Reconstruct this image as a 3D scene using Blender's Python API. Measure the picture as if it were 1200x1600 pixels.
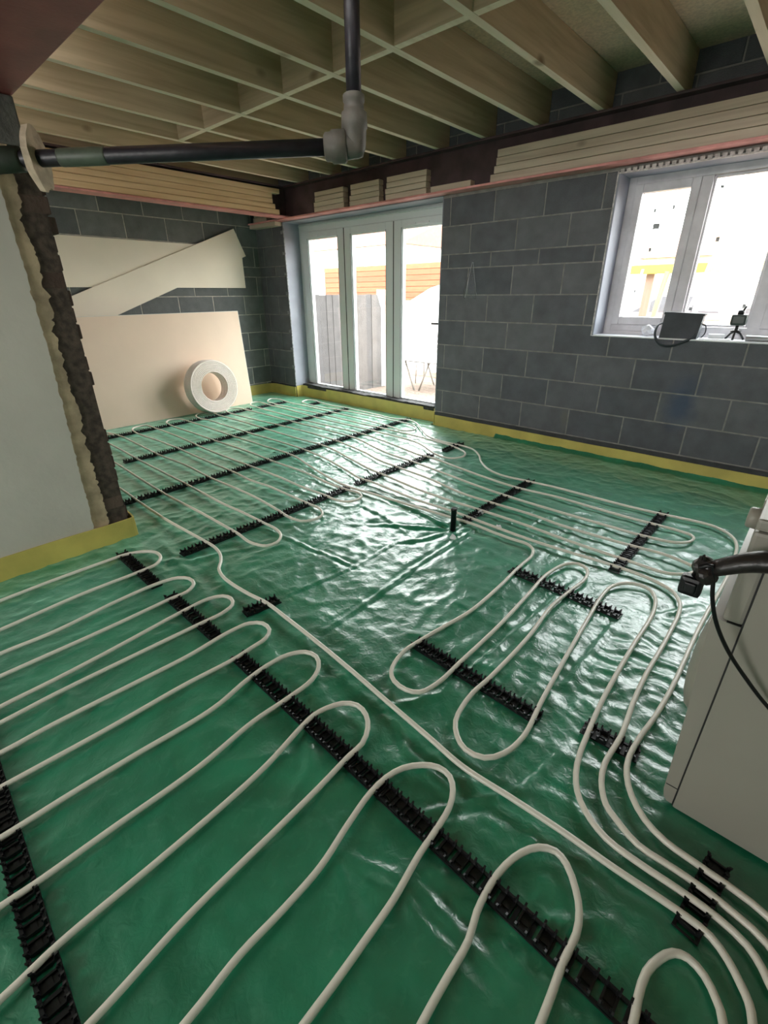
import bpy, bmesh, math, random
from mathutils import Vector, Matrix, noise
random.seed(7)
SC = bpy.context.scene
COL = SC.collection
for o in list(bpy.data.objects):
    bpy.data.objects.remove(o)

# ------------------------------------------------------------------ camera, world, light, exposure
cam = bpy.data.cameras.new('camera')
cam.sensor_fit = 'HORIZONTAL'; cam.sensor_width = 36.0
cam.lens = 730.55 / 1200 * 36.0
cam.clip_start = 0.02; cam.clip_end = 300
camo = bpy.data.objects.new('camera', cam); COL.objects.link(camo)
RT = Vector((0.7423, 0.67004, -0.00602)); UP = Vector((-0.27871, 0.3169, 0.90658)); FW = Vector((-0.60936, 0.67128, -0.42199))
m = Matrix((RT, UP, -FW)).transposed().to_4x4(); m.translation = Vector((0, 0, 1.29))
camo.matrix_world = m
SC.camera = camo
SC.view_settings.view_transform = 'Standard'
SC.view_settings.look = 'None'
SC.view_settings.gamma = 1.0
SC.view_settings.use_curve_mapping = False
SC.view_settings.exposure = 1.12
SC.cycles.use_denoising = True
SC.cycles.max_bounces = 8
SC.cycles.diffuse_bounces = 5
SC.cycles.transparent_max_bounces = 12
SC.cycles.caustics_reflective = False
SC.cycles.caustics_refractive = False

world = bpy.data.worlds.new('sky'); SC.world = world; world.use_nodes = True
wt = world.node_tree; wt.nodes.clear()
wo = wt.nodes.new('ShaderNodeOutputWorld'); wb = wt.nodes.new('ShaderNodeBackground')
wc = wt.nodes.new('ShaderNodeTexCoord'); ws = wt.nodes.new('ShaderNodeSeparateXYZ'); wr = wt.nodes.new('ShaderNodeValToRGB')
wt.links.new(wc.outputs['Generated'], ws.inputs[0]); wt.links.new(ws.outputs['Z'], wr.inputs[0])
wr.color_ramp.elements[0].position = 0.0; wr.color_ramp.elements[0].color = (1, 0.975, 0.93, 1)
wr.color_ramp.elements[1].position = 1.0; wr.color_ramp.elements[1].color = (0.88, 0.93, 1, 1)
wt.links.new(wr.outputs[0], wb.inputs[0]); wb.inputs[1].default_value = 8.0
wt.links.new(wb.outputs[0], wo.inputs[0])

def portal(name, loc, sx, sy, rot):
    l = bpy.data.lights.new(name, 'AREA'); l.shape = 'RECTANGLE'; l.size = sx; l.size_y = sy
    l.cycles.is_portal = True
    o = bpy.data.objects.new(name, l); o.location = loc; o.rotation_euler = rot; COL.objects.link(o); return o
portal('portal_door', (-4.12, 4.40, 1.08), 2.3, 1.9, (math.radians(-90), 0, 0))
portal('portal_window', (-0.28, 4.40, 1.53), 2.3, 1.1, (math.radians(-90), 0, 0))
portal('portal_rear', (-1.5, -3.15, 1.5), 1.4, 1.2, (math.radians(90), 0, 0))  # guides sky light through the added rear opening

# ------------------------------------------------------------------ material helpers
def mat(name, color, rough=0.6, metal=0.0, spec=0.5, vary=0.0, vscale=6.0, bump=0.0, bscale=40.0, color2=None, coat=0.0, stretch=(1, 1, 1), detail=4):
    M = bpy.data.materials.new(name); M.use_nodes = True
    nt = M.node_tree; b = nt.nodes['Principled BSDF']
    b.inputs['Base Color'].default_value = (*color, 1); b.inputs['Roughness'].default_value = rough
    b.inputs['Metallic'].default_value = metal; b.inputs['Specular IOR Level'].default_value = spec
    b.inputs['Coat Weight'].default_value = coat
    tc = nt.nodes.new('ShaderNodeTexCoord'); mp = nt.nodes.new('ShaderNodeMapping'); mp.inputs['Scale'].default_value = stretch
    nt.links.new(tc.outputs['Object'], mp.inputs[0])
    if vary > 0 or color2:
        n = nt.nodes.new('ShaderNodeTexNoise'); n.inputs['Scale'].default_value = vscale; n.inputs['Detail'].default_value = detail
        nt.links.new(mp.outputs[0], n.inputs[0])
        r = nt.nodes.new('ShaderNodeValToRGB')
        c2 = color2 if color2 else tuple(c * (1 - vary) for c in color)
        c1 = color if color2 else tuple(min(1, c * (1 + vary)) for c in color)
        r.color_ramp.elements[0].position = 0.35; r.color_ramp.elements[0].color = (*c2, 1)
        r.color_ramp.elements[1].position = 0.65; r.color_ramp.elements[1].color = (*c1, 1)
        nt.links.new(n.outputs[0], r.inputs[0]); nt.links.new(r.outputs[0], b.inputs['Base Color'])
    if bump > 0:
        n = nt.nodes.new('ShaderNodeTexNoise'); n.inputs['Scale'].default_value = bscale; n.inputs['Detail'].default_value = 6
        nt.links.new(mp.outputs[0], n.inputs[0])
        bp = nt.nodes.new('ShaderNodeBump'); bp.inputs['Strength'].default_value = bump; bp.inputs['Distance'].default_value = 0.01
        nt.links.new(n.outputs[0], bp.inputs['Height']); nt.links.new(bp.outputs[0], b.inputs['Normal'])
    return M

def attr_mat(name, c1, c2, rough, bump=0.5, bscale=120, stain=None):
    """colour between c1 and c2 by a per-piece value stored on the mesh, with speckle"""
    M = mat(name, c1, rough, bump=bump, bscale=bscale)
    nt = M.node_tree; b = nt.nodes['Principled BSDF']
    at = nt.nodes.new('ShaderNodeAttribute'); at.attribute_name = 'tone'
    mx = nt.nodes.new('ShaderNodeMix'); mx.data_type = 'RGBA'
    mx.inputs[6].default_value = (*c1, 1); mx.inputs[7].default_value = (*c2, 1)
    nt.links.new(at.outputs['Fac'], mx.inputs[0])
    n = nt.nodes.new('ShaderNodeTexNoise'); n.inputs['Scale'].default_value = 9; n.inputs['Detail'].default_value = 8
    tc = nt.nodes.new('ShaderNodeTexCoord'); nt.links.new(tc.outputs['Object'], n.inputs[0])
    m2 = nt.nodes.new('ShaderNodeMix'); m2.data_type = 'RGBA'; m2.blend_type = 'OVERLAY'; m2.inputs[0].default_value = 0.35
    nt.links.new(mx.outputs[2], m2.inputs[6]); nt.links.new(n.outputs[0], m2.inputs[7])
    out = m2.outputs[2]
    if stain:
        for (pos, rad, col, st) in stain:
            vm = nt.nodes.new('ShaderNodeVectorMath'); vm.operation = 'SUBTRACT'; vm.inputs[1].default_value = pos
            nt.links.new(tc.outputs['Object'], vm.inputs[0])
            vs = nt.nodes.new('ShaderNodeVectorMath'); vs.operation = 'DIVIDE'; vs.inputs[1].default_value = rad
            nt.links.new(vm.outputs[0], vs.inputs[0])
            ns = nt.nodes.new('ShaderNodeTexNoise'); ns.inputs['Scale'].default_value = 7; nt.links.new(tc.outputs['Object'], ns.inputs[0])
            ln = nt.nodes.new('ShaderNodeVectorMath'); ln.operation = 'LENGTH'; nt.links.new(vs.outputs[0], ln.inputs[0])
            ad = nt.nodes.new('ShaderNodeMath'); ad.operation = 'ADD'; nt.links.new(ln.outputs['Value'], ad.inputs[0]); nt.links.new(ns.outputs[0], ad.inputs[1])
            mr = nt.nodes.new('ShaderNodeMapRange'); mr.inputs[1].default_value = 0.7; mr.inputs[2].default_value = 1.5; mr.inputs[3].default_value = st; mr.inputs[4].default_value = 0
            nt.links.new(ad.outputs[0], mr.inputs[0])
            m3 = nt.nodes.new('ShaderNodeMix'); m3.data_type = 'RGBA'; nt.links.new(mr.outputs[0], m3.inputs[0])
            nt.links.new(out, m3.inputs[6]); m3.inputs[7].default_value = (*col, 1); out = m3.outputs[2]
    nt.links.new(out, b.inputs['Base Color'])
    return M

def wood(name, c1, c2, axis=1, rough=0.75):
    M = bpy.data.materials.new(name); M.use_nodes = True
    nt = M.node_tree; b = nt.nodes['Principled BSDF']; b.inputs['Roughness'].default_value = rough
    b.inputs['Specular IOR Level'].default_value = 0.25
    tc = nt.nodes.new('ShaderNodeTexCoord'); mp = nt.nodes.new('ShaderNodeMapping')
    s = [22, 22, 22]; s[axis] = 1.2; mp.inputs['Scale'].default_value = s
    nt.links.new(tc.outputs['Object'], mp.inputs[0])
    n = nt.nodes.new('ShaderNodeTexNoise'); n.inputs['Scale'].default_value = 1.0; n.inputs['Detail'].default_value = 5; n.inputs['Distortion'].default_value = 0.6
    nt.links.new(mp.outputs[0], n.inputs[0])
    r = nt.nodes.new('ShaderNodeValToRGB')
    r.color_ramp.elements[0].position = 0.3; r.color_ramp.elements[0].color = (*c2, 1)
    r.color_ramp.elements[1].position = 0.62; r.color_ramp.elements[1].color = (*c1, 1)
    nt.links.new(n.outputs[0], r.inputs[0])
    # knots
    mk = nt.nodes.new('ShaderNodeMapping'); sk = [3.5, 3.5, 3.5]; sk[axis] = 2.0; mk.inputs['Scale'].default_value = sk
    nt.links.new(tc.outputs['Object'], mk.inputs[0])
    v = nt.nodes.new('ShaderNodeTexVoronoi'); v.inputs['Scale'].default_value = 1.0; nt.links.new(mk.outputs[0], v.inputs[0])
    kr = nt.nodes.new('ShaderNodeMapRange'); kr.inputs[1].default_value = 0.05; kr.inputs[2].default_value = 0.12; kr.inputs[3].default_value = 0.75; kr.inputs[4].default_value = 0.0
    nt.links.new(v.outputs['Distance'], kr.inputs[0])
    mx = nt.nodes.new('ShaderNodeMix'); mx.data_type = 'RGBA'; nt.links.new(kr.outputs[0], mx.inputs[0])
    nt.links.new(r.outputs[0], mx.inputs[6]); mx.inputs[7].default_value = (c2[0] * .35, c2[1] * .28, c2[2] * .22, 1)
    nt.links.new(mx.outputs[2], b.inputs['Base Color'])
    return M

def glass_mat():
    M = bpy.data.materials.new('window_glass'); M.use_nodes = True
    nt = M.node_tree; nt.nodes.clear()
    o = nt.nodes.new('ShaderNodeOutputMaterial'); t = nt.nodes.new('ShaderNodeBsdfTransparent'); g = nt.nodes.new('ShaderNodeBsdfGlossy')
    t.inputs[0].default_value = (0.93, 0.95, 0.94, 1); g.inputs['Roughness'].default_value = 0.02
    lw = nt.nodes.new('ShaderNodeLayerWeight'); f = nt.nodes.new('ShaderNodeMath'); f.operation = 'POWER'; f.inputs[1].default_value = 5
    nt.links.new(lw.outputs['Facing'], f.inputs[0]); f2 = nt.nodes.new('ShaderNodeMath'); f2.operation = 'MULTIPLY_ADD'; f2.inputs[1].default_value = .9; f2.inputs[2].default_value = .03
    nt.links.new(f.outputs[0], f2.inputs[0])
    mx = nt.nodes.new('ShaderNodeMixShader'); nt.links.new(f2.outputs[0], mx.inputs[0]); nt.links.new(t.outputs[0], mx.inputs[1]); nt.links.new(g.outputs[0], mx.inputs[2])
    nt.links.new(mx.outputs[0], o.inputs[0]); return M

# ------------------------------------------------------------------ mesh helpers
class MB:
    def __init__(self):
        self.bm = bmesh.new(); self.tone = self.bm.faces.layers.float.new('tone')
    def box(self, x0, x1, y0, y1, z0, z1, bev=0.0, tone=0.5, M=None, mi=0):
        bm = bmesh.new() if bev > 0 else self.bm
        vs = [bm.verts.new((x, y, z)) for x in (x0, x1) for y in (y0, y1) for z in (z0, z1)]
        fs = [bm.faces.new([vs[i] for i in q]) for q in ((0, 1, 3, 2), (4, 6, 7, 5), (0, 4, 5, 1), (2, 3, 7, 6), (0, 2, 6, 4), (1, 5, 7, 3))]
        if bev > 0:
            bmesh.ops.bevel(bm, geom=bm.edges[:], offset=bev, segments=2, affect='EDGES', profile=0.6)
            self.merge(bm, tone, M, mi)
        else:
            for f in fs: f[self.tone] = tone; f.material_index = mi
            if M: 
                for v in vs: v.co = M @ v.co
        return self
    def merge(self, bm, tone=0.5, M=None, mi=0, smooth=False):
        mp = {}
        for v in bm.verts: mp[v] = self.bm.verts.new(M @ v.co if M else v.co)
        for f in bm.faces:
            try:
                g = self.bm.faces.new([mp[v] for v in f.verts]); g[self.tone] = tone; g.material_index = mi; g.smooth = smooth or f.smooth
            except ValueError: pass
        bm.free()
    def tube(self, pts, r, seg=10, closed=False, smooth=True, cap=True, squash=1.0, tone=0.5):
        n = len(pts); P = [Vector(p) for p in pts]; R = r if isinstance(r, (list, tuple)) else [r] * n
        rings = []; ref = Vector((0, 0, 1))
        prev = None
        for i in range(n):
            a = P[i - 1] if (i > 0 or closed) else P[i]; b = P[(i + 1) % n] if (i < n - 1 or closed) else P[i]
            t = (b - a).normalized()
            if prev is None:
                u = t.cross(ref)
                if u.length < 0.2: u = t.cross(Vector((1, 0, 0)))
            else: u = prev - t * prev.dot(t)
            u.normalize(); prev = u; w = u.cross(t)
            rings.append([self.bm.verts.new(P[i] + (u * math.cos(k * 2 * math.pi / seg) + w * math.sin(k * 2 * math.pi / seg) * squash) * R[i]) for k in range(seg)])
        for i in range(n if closed else n - 1):
            A = rings[i]; B = rings[(i + 1) % n]
            for k in range(seg):
                f = self.bm.faces.new((A[k], A[(k + 1) % seg], B[(k + 1) % seg], B[k])); f.smooth = smooth; f[self.tone] = tone
        if cap and not closed:
            for rg, rev in ((rings[0], False), (rings[-1], True)):
                f = self.bm.faces.new(rg[::-1] if not rev else rg); f[self.tone] = tone
        return self
    def lathe(self, prof, center=(0, 0, 0), seg=32, M=None, smooth=True):
        bm = bmesh.new(); rings = []
        for (r, z) in prof:
            rings.append([bm.verts.new((r * math.cos(k * 2 * math.pi / seg), r * math.sin(k * 2 * math.pi / seg), z)) for k in range(seg)])
        for A, B in zip(rings, rings[1:]):
            for k in range(seg):
                f = bm.faces.new((A[k], A[(k + 1) % seg], B[(k + 1) % seg], B[k])); f.smooth = smooth
        if prof[0][0] > 1e-4: bm.faces.new(rings[0][::-1])
        if prof[-1][0] > 1e-4: bm.faces.new(rings[-1])
        bmesh.ops.remove_doubles(bm, verts=bm.verts[:], dist=1e-5)
        T = Matrix.Translation(center) @ (M or Matrix())
        self.merge(bm, M=T); return self
    def poly(self, pts2, y0, y1, plane='XZ', tone=0.5):
        """extruded outline"""
        def c(a, b, d): return {'XZ': (a, d, b), 'YZ': (d, a, b), 'XY': (a, b, d)}[plane]
        A = [self.bm.verts.new(c(a, b, y0)) for a, b in pts2]; B = [self.bm.verts.new(c(a, b, y1)) for a, b in pts2]
        fs = [self.bm.faces.new(A), self.bm.faces.new(B[::-1])]
        n = len(A)
        for i in range(n): fs.append(self.bm.faces.new((A[i], B[i], B[(i + 1) % n], A[(i + 1) % n])))
        for f in fs: f[self.tone] = tone
        return self
    def build(self, name, M, parent=None, loc=None, rot=None):
        bmesh.ops.recalc_face_normals(self.bm, faces=self.bm.faces[:])
        me = bpy.data.meshes.new(name); self.bm.to_mesh(me); self.bm.free()
        for x in (M if isinstance(M, (list, tuple)) else [M]): me.materials.append(x)
        o = bpy.data.objects.new(name, me); COL.objects.link(o)
        if loc is not None: o.location = loc
        if rot is not None: o.rotation_euler = rot
        if parent is not None: o.parent = parent
        return o

def tag(o, label, cat, group=None, kind=None):
    o['label'] = label
    if cat: o['category'] = cat
    if group: o['group'] = group
    if kind: o['kind'] = kind
    return o
def struct(o, label=None):
    o['kind'] = 'structure'
    if label: o['label'] = label
    return o
def empty(name, loc=(0, 0, 0), rot=(0, 0, 0)):
    o = bpy.data.objects.new(name, None); COL.objects.link(o); o.location = loc; o.rotation_euler = rot
    o.empty_display_size = 0.05; return o
def spline(pts, step=0.02, closed=False):
    P = [Vector(p) for p in pts]; out = []; n = len(P)
    for i in range(n if closed else n - 1):
        p1, p2 = P[i], P[(i + 1) % n]
        p0 = P[i - 1] if (i > 0 or closed) else p1 + (p1 - p2); p3 = P[(i + 2) % n] if (i + 2 < n or closed) else p2 + (p2 - p1)
        # centripetal catmull-rom
        t0 = 0; t1 = t0 + max(1e-4, (p1 - p0).length ** .5); t2 = t1 + max(1e-4, (p2 - p1).length ** .5); t3 = t2 + max(1e-4, (p3 - p2).length ** .5)
        k = max(2, int((p2 - p1).length / step))
        for j in range(k):
            t = t1 + (t2 - t1) * j / k
            a1 = p0 * ((t1 - t) / (t1 - t0)) + p1 * ((t - t0) / (t1 - t0)); a2 = p1 * ((t2 - t) / (t2 - t1)) + p2 * ((t - t1) / (t2 - t1)); a3 = p2 * ((t3 - t) / (t3 - t2)) + p3 * ((t - t2) / (t3 - t2))
            b1 = a1 * ((t2 - t) / (t2 - t0)) + a2 * ((t - t0) / (t2 - t0)); b2 = a2 * ((t3 - t) / (t3 - t1)) + a3 * ((t - t1) / (t3 - t1))
            out.append(b1 * ((t2 - t) / (t2 - t1)) + b2 * ((t - t1) / (t2 - t1)))
    if not closed: out.append(P[-1])
    return out

# ------------------------------------------------------------------ materials
M_BLOCK = attr_mat('concrete_block', (0.115, 0.122, 0.138), (0.165, 0.170, 0.182), 0.92, bump=0.8, bscale=140,
                   stain=[((-2.02, 4.06, 1.05), (0.10, 1, 0.55), (0.155, 0.165, 0.17), 0.5), ((-0.70, 4.06, 0.55), (0.13, 1, 0.26), (0.05, 0.085, 0.15), 0.7), ((-1.55, 4.06, 0.30), (0.05, 1, 0.12), (0.19, 0.18, 0.15), 0.5)])
M_BLOCKB = attr_mat('concrete_block_rear', (0.150, 0.165, 0.165), (0.215, 0.230, 0.225), 0.92, bump=0.8, bscale=140)
M_MORTAR = mat('mortar', (0.28, 0.275, 0.255), 0.95, vary=0.2, vscale=14, bump=0.6, bscale=90)
M_MORTARB = mat('pale_mortar', (0.52, 0.50, 0.44), 0.95, vary=0.2, vscale=14, bump=0.6, bscale=90)
M_DPC = mat('damp_course', (0.035, 0.037, 0.042), 0.6, vary=0.3, vscale=10)
M_WEB = mat('shaded_steel_web', (0.075, 0.045, 0.050), 0.6, vary=0.3, vscale=6)  # steel darkened to paint the shade in the web and upper flange
M_RED = mat('lit_red_oxide_steel', (0.74, 0.32, 0.30), 0.5, vary=0.2, vscale=5, bump=0.1, bscale=60)  # pink raised so the flange colour holds the window light
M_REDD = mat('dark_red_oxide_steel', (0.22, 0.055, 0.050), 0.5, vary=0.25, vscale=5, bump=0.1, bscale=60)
M_JOIST = wood('joist_pine', (0.62, 0.50, 0.35), (0.44, 0.345, 0.225), 1)
M_EDGE = wood('pale_pine_underside', (0.95, 0.82, 0.66), (0.84, 0.70, 0.54), 1)  # paler pine for the downward faces of joists and blocking
M_NOGG = wood('blocking_pine', (0.66, 0.53, 0.38), (0.46, 0.36, 0.24), 0)
M_PACKX = wood('packer_pine_x', (0.70, 0.58, 0.47), (0.54, 0.43, 0.34), 0)
M_PACKY = wood('packer_pine_y', (0.92, 0.68, 0.42), (0.76, 0.52, 0.29), 1)
M_DECK = mat('chipboard_deck', (0.72, 0.58, 0.42), 0.85, vary=0.12, vscale=60, bump=0.3, bscale=200)
M_PLASTER = mat('plaster', (0.56, 0.53, 0.475), 0.85, vary=0.05, vscale=3, bump=0.15, bscale=30)
M_CREAM = mat('undercoat_render', (0.42, 0.33, 0.22), 0.9, vary=0.25, vscale=12, bump=0.6, bscale=60)
M_BRICK = attr_mat('old_brick', (0.060, 0.036, 0.027), (0.115, 0.080, 0.062), 0.95, bump=1.0, bscale=50)
M_FOAM = mat('yellow_edge_foam', (0.60, 0.50, 0.13), 0.5, vary=0.12, vscale=5, bump=0.1, bscale=30)
M_PVC = mat('white_upvc', (0.72, 0.76, 0.76), 0.35)
M_WINPVC = mat('film_covered_upvc', (0.62, 0.60, 0.63), 0.4, vary=0.1, vscale=9)
M_LINE = mat('cavity_closer', (0.33, 0.35, 0.41), 0.6, vary=0.1, vscale=4)
M_WHITE = mat('white_trim', (0.75, 0.76, 0.78), 0.5)
M_GLASS = glass_mat()
M_PIPE = mat('pert_pipe', (0.78, 0.74, 0.65), 0.38, coat=0.1)
M_BLACK = mat('black_plastic', (0.008, 0.008, 0.009), 0.38, spec=0.4)
M_BOARD = mat('plasterboard_pink', (0.86, 0.68, 0.54), 0.8, vary=0.03, vscale=2, bump=0.05)
M_BOARDE = mat('plasterboard_core', (0.75, 0.73, 0.68), 0.8)
M_FOIL = mat('cream_board', (0.95, 0.86, 0.71), 0.6, vary=0.03, vscale=2)
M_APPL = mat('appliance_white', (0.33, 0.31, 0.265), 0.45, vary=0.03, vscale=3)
M_DARK = mat('dark_gap', (0.02, 0.02, 0.02), 0.7)
M_IRON = mat('black_soil_pipe', (0.016, 0.014, 0.020), 0.42, vary=0.3, vscale=20, bump=0.1, bscale=60)
M_GREYP = mat('grey_pipe_fitting', (0.12, 0.112, 0.095), 0.55, vary=0.15, vscale=15, bump=0.15, bscale=50)
M_TAPE = mat('green_tape', (0.075, 0.095, 0.07), 0.5, vary=0.2, vscale=14)
M_SLEEVE = mat('dark_green_sleeve', (0.022, 0.032, 0.02), 0.55, vary=0.2, vscale=20)
M_COLLAR = mat('crumbly_foam', (0.48, 0.39, 0.29), 0.9, vary=0.2, vscale=20, bump=0.6)
M_CONC = mat('concrete', (0.11, 0.11, 0.10), 0.95, vary=0.2, vscale=20, bump=0.5)
# ------------------------------------------------------------------ the shell
XB = -5.88; YA = 4.07
LEV = [-0.06, 0.155, 0.38, 0.605, 0.83, 1.055, 1.28, 1.505, 1.62, 1.845, 2.07, 2.295, 2.52, 2.745]
def blockwork(rects, a0, a1, phase, zmax=2.7, zmin=-0.06):
    """pieces (u0,u1,z0,z1) of 440 x 215 blocks clipped to the solid rectangles"""
    out = []
    for k in range(len(LEV) - 1):
        z0, z1 = LEV[k] + 0.005, LEV[k + 1] - 0.005
        if z0 > zmax or z1 < zmin: continue
        off = phase[k % 2]; n0 = int((a0 - off) / 0.447) - 2; u = off + n0 * 0.447
        while u < a1:
            U0, U1 = u + 0.005, u + 0.442
            t = random.random()
            for (r0, r1, s0, s1) in rects:
                c0, c1, d0, d1 = max(U0, r0), min(U1, r1), max(z0, s0), min(z1, s1)
                if c1 - c0 > 0.02 and d1 - d0 > 0.015: out.append((c0, c1, d0, d1, t))
            u += 0.447
    return out
def proud(mb, pieces, axis, base, sgn, depth=0.004):
    for (u0, u1, z0, z1, t) in pieces:
        i = 0.004
        def c(u, z, d): return (u, base + sgn * d, z) if axis == 'X' else (base + sgn * d, u, z)
        jit = depth * random.uniform(0.8, 1.25)
        o = [mb.bm.verts.new(c(u, z, 0)) for u, z in ((u0, z0), (u1, z0), (u1, z1), (u0, z1))]
        f = [mb.bm.verts.new(c(u, z, jit)) for u, z in ((u0 + i, z0 + i), (u1 - i, z0 + i), (u1 - i, z1 - i), (u0 + i, z1 - i))]
        fs = [mb.bm.faces.new(f)]
        for k in range(4): fs.append(mb.bm.faces.new((o[k], o[(k + 1) % 4], f[(k + 1) % 4], f[k])))
        for q in fs: q[mb.tone] = t; q.material_index = 1
# wall with the door and the window
DX0, DX1, DZ0, DZ1 = -5.31, -2.945, 0.13, 2.088
WX0, WX1, WZ0, WZ1 = -1.425, 0.90, 0.985, 2.05
rects = [(XB, DX0, -0.06, 2.088), (DX0, DX1, -0.06, DZ0), (DX1, WX0, -0.06, 2.088), (WX0, WX1, -0.06, WZ0), (WX0, WX1, WZ1, 2.088), (WX1, 3.0, -0.06, 2.088)]
mb = MB()
for (a, b, c, d) in rects:
    mb.box(a, b, YA + 0.004 if (a, b) != (DX0, DX1) else 4.19, 4.37, c, d, tone=0.5)
mb.box(XB - .3, 3.3, 4.125, 4.37, 2.088, 2.95)
mb.box(XB - .3, XB, 4.07, 4.37, -0.06, 2.088); mb.box(3.0, 3.3, 4.07, 4.37, -.06, 2.088)
face = [r for r in rects if r[:2] != (DX0, DX1)]
proud(mb, blockwork(face, XB, 3.0, (-2.64, -2.418), 2.088), 'X', YA + 0.004, -1)
proud(mb, blockwork([(XB, 3.0, 2.3, 2.7)], XB, 3.0, (-2.64, -2.418), 2.7), 'X', 4.125, -1)
struct(mb.build('wall_window', [M_MORTAR, M_BLOCK]), 'dark grey blockwork wall with the glazed door and the window')
mb = MB(); mb.box(XB - 0.3, XB - 0.004, -3.2, 4.37, -0.06, 2.95)
proud(mb, blockwork([(-3.2, 4.07, -0.06, 2.7)], -3.2, 4.07, (3.551 - .447, 3.33), 2.7), 'Y', XB - 0.004, 1)
struct(mb.build('wall_back', [M_MORTARB, M_BLOCKB]), 'grey blockwork wall behind the leaning boards')
# hidden sides: right wall, rear wall with an opening added for fill light, ceiling behind the camera
struct(MB().box(3.0, 3.3, -3.2, 4.07, -0.06, 2.95).build('wall_right', M_PLASTER))
mb = MB()
for q in ((-5.88, -2.2, -0.06, 2.95), (-.8, 3.0, -0.06, 2.95), (-2.2, -.8, -0.06, 0.9), (-2.2, -.8, 2.1, 2.95)): mb.box(q[0], q[1], -3.4, -3.2, q[2], q[3])
struct(mb.build('wall_rear', M_PLASTER))
struct(MB().box(-5.88, 3.0, -3.2, 0.62, 2.42, 2.5).build('ceiling', M_PLASTER))
struct(MB().box(-5.88, 3.0, 0.62, 4.125, 2.64, 2.70).build('ceiling_deck', M_DECK), 'chipboard floor deck seen from below between the joists')
struct(MB().box(-6.18, 3.3, -3.4, 4.37, -0.2, -0.035).build('floor', M_CONC))

# left wall with plaster, undercoat and the torn brick edge
def ragged(zs, base, amp, seed):
    return [base(z) + noise.noise(Vector((seed, z * 6, 0))) * amp + noise.noise(Vector((seed, z * 25, 3))) * amp * .7 + noise.noise(Vector((seed, z * 60, 5))) * amp * .5 for z in zs]
wall_left = struct(MB().box(-3.0, -2.765, -3.2, 0.70, -0.035, 1.86).build('wall_left', M_CONC), 'plastered wall stub with a torn brick end')
mb = MB(); z = -0.03
k = 0
while z < 1.80:
    for (xa, xb) in ((-3.0, -2.885), (-2.878, -2.764)):
        y1 = 0.825 + random.uniform(-0.012, 0.008) + (0.02 if z > 1.5 else 0)
        dx = random.uniform(-0.008, 0.006)
        yy = 0.50
        cuts = [0.50, 0.62 + random.uniform(-.05, .05), y1] if k % 2 else [0.50, y1]
        for c0, c1 in zip(cuts, cuts[1:]):
            mb.box(xa, xb + dx + random.uniform(-.006, .006), c0 + .004, c1 - (.004 if c1 != y1 else 0), z + 0.003, z + 0.071, bev=0.007, tone=random.random() ** 2)
    z += 0.075; k += 1
mb.build('brick_end', M_BRICK, wall_left)
MB().box(-2.998, -2.759, 0.45, 0.816, -0.03, 1.82).build('mortar_core', mat('dark_mortar', (0.07, 0.052, 0.04), 0.95, vary=.4, vscale=30, bump=1), wall_left)
zs = [i * 0.01 - 0.03 for i in range(190)]
def slab(name, ys, x0, x1, M, y_left=-3.2):
    mb = MB(); mb.poly([(y_left, zs[0])] + [(y, z) for y, z in zip(ys, zs)] + [(y_left, zs[-1])], x0, x1, 'YZ')
    return mb.build(name, M, wall_left)
slab('undercoat_layer', ragged(zs, lambda z: 0.715 if z < 1.2 else 0.722, 0.022, 4), -2.768, -2.750, M_CREAM)
slab('plaster_layer', ragged(zs, lambda z: 0.628 + 0.035 * min(1, z), 0.010, 9), -2.765, -2.740, M_PLASTER)
o = MB().box(-3.0, -2.745, 0.30, 0.80, 1.86, 2.03, bev=0.008).build('padstone', M_CONC); tag(o, 'dark concrete padstone on top of the brick pier under the red beam', 'padstone')

# ------------------------------------------------------------------ steel beams
def ibeam_x(name, x0, x1, yc, z0, z1, w, M, M2):
    mb = MB(); mb.box(x0, x1, yc - w / 2, yc + w / 2, z0, z0 + 0.016, bev=.003);
    return mb
b1 = ibeam_x('b', XB + 0.002, 2.998, 4.04, 2.090, 2.408, 0.166, 0, 0).build('steel_beam', M_RED)
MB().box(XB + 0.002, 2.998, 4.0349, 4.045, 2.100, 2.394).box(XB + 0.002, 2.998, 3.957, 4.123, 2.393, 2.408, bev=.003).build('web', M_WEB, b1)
tag(b1, 'red primed steel beam over the glazed door and window, lower flange pink in the light', 'beam')
# upper flange takes the darkened web colour, its shade painted in
mb = MB(); X0, X1 = -5.27, -5.10
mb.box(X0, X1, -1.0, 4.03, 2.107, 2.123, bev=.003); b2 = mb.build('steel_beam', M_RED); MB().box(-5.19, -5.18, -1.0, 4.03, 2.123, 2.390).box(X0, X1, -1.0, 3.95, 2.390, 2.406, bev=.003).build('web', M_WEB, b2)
tag(b2, 'red steel beam packed with yellow timber, running over the leaning boards to the corner', 'beam')
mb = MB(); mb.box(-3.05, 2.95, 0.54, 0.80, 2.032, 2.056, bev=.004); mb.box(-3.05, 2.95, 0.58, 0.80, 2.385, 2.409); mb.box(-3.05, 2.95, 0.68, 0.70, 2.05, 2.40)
tag(mb.build('steel_beam', M_REDD), 'dark maroon steel beam overhead in the top left corner, resting on the pier', 'beam')
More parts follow.
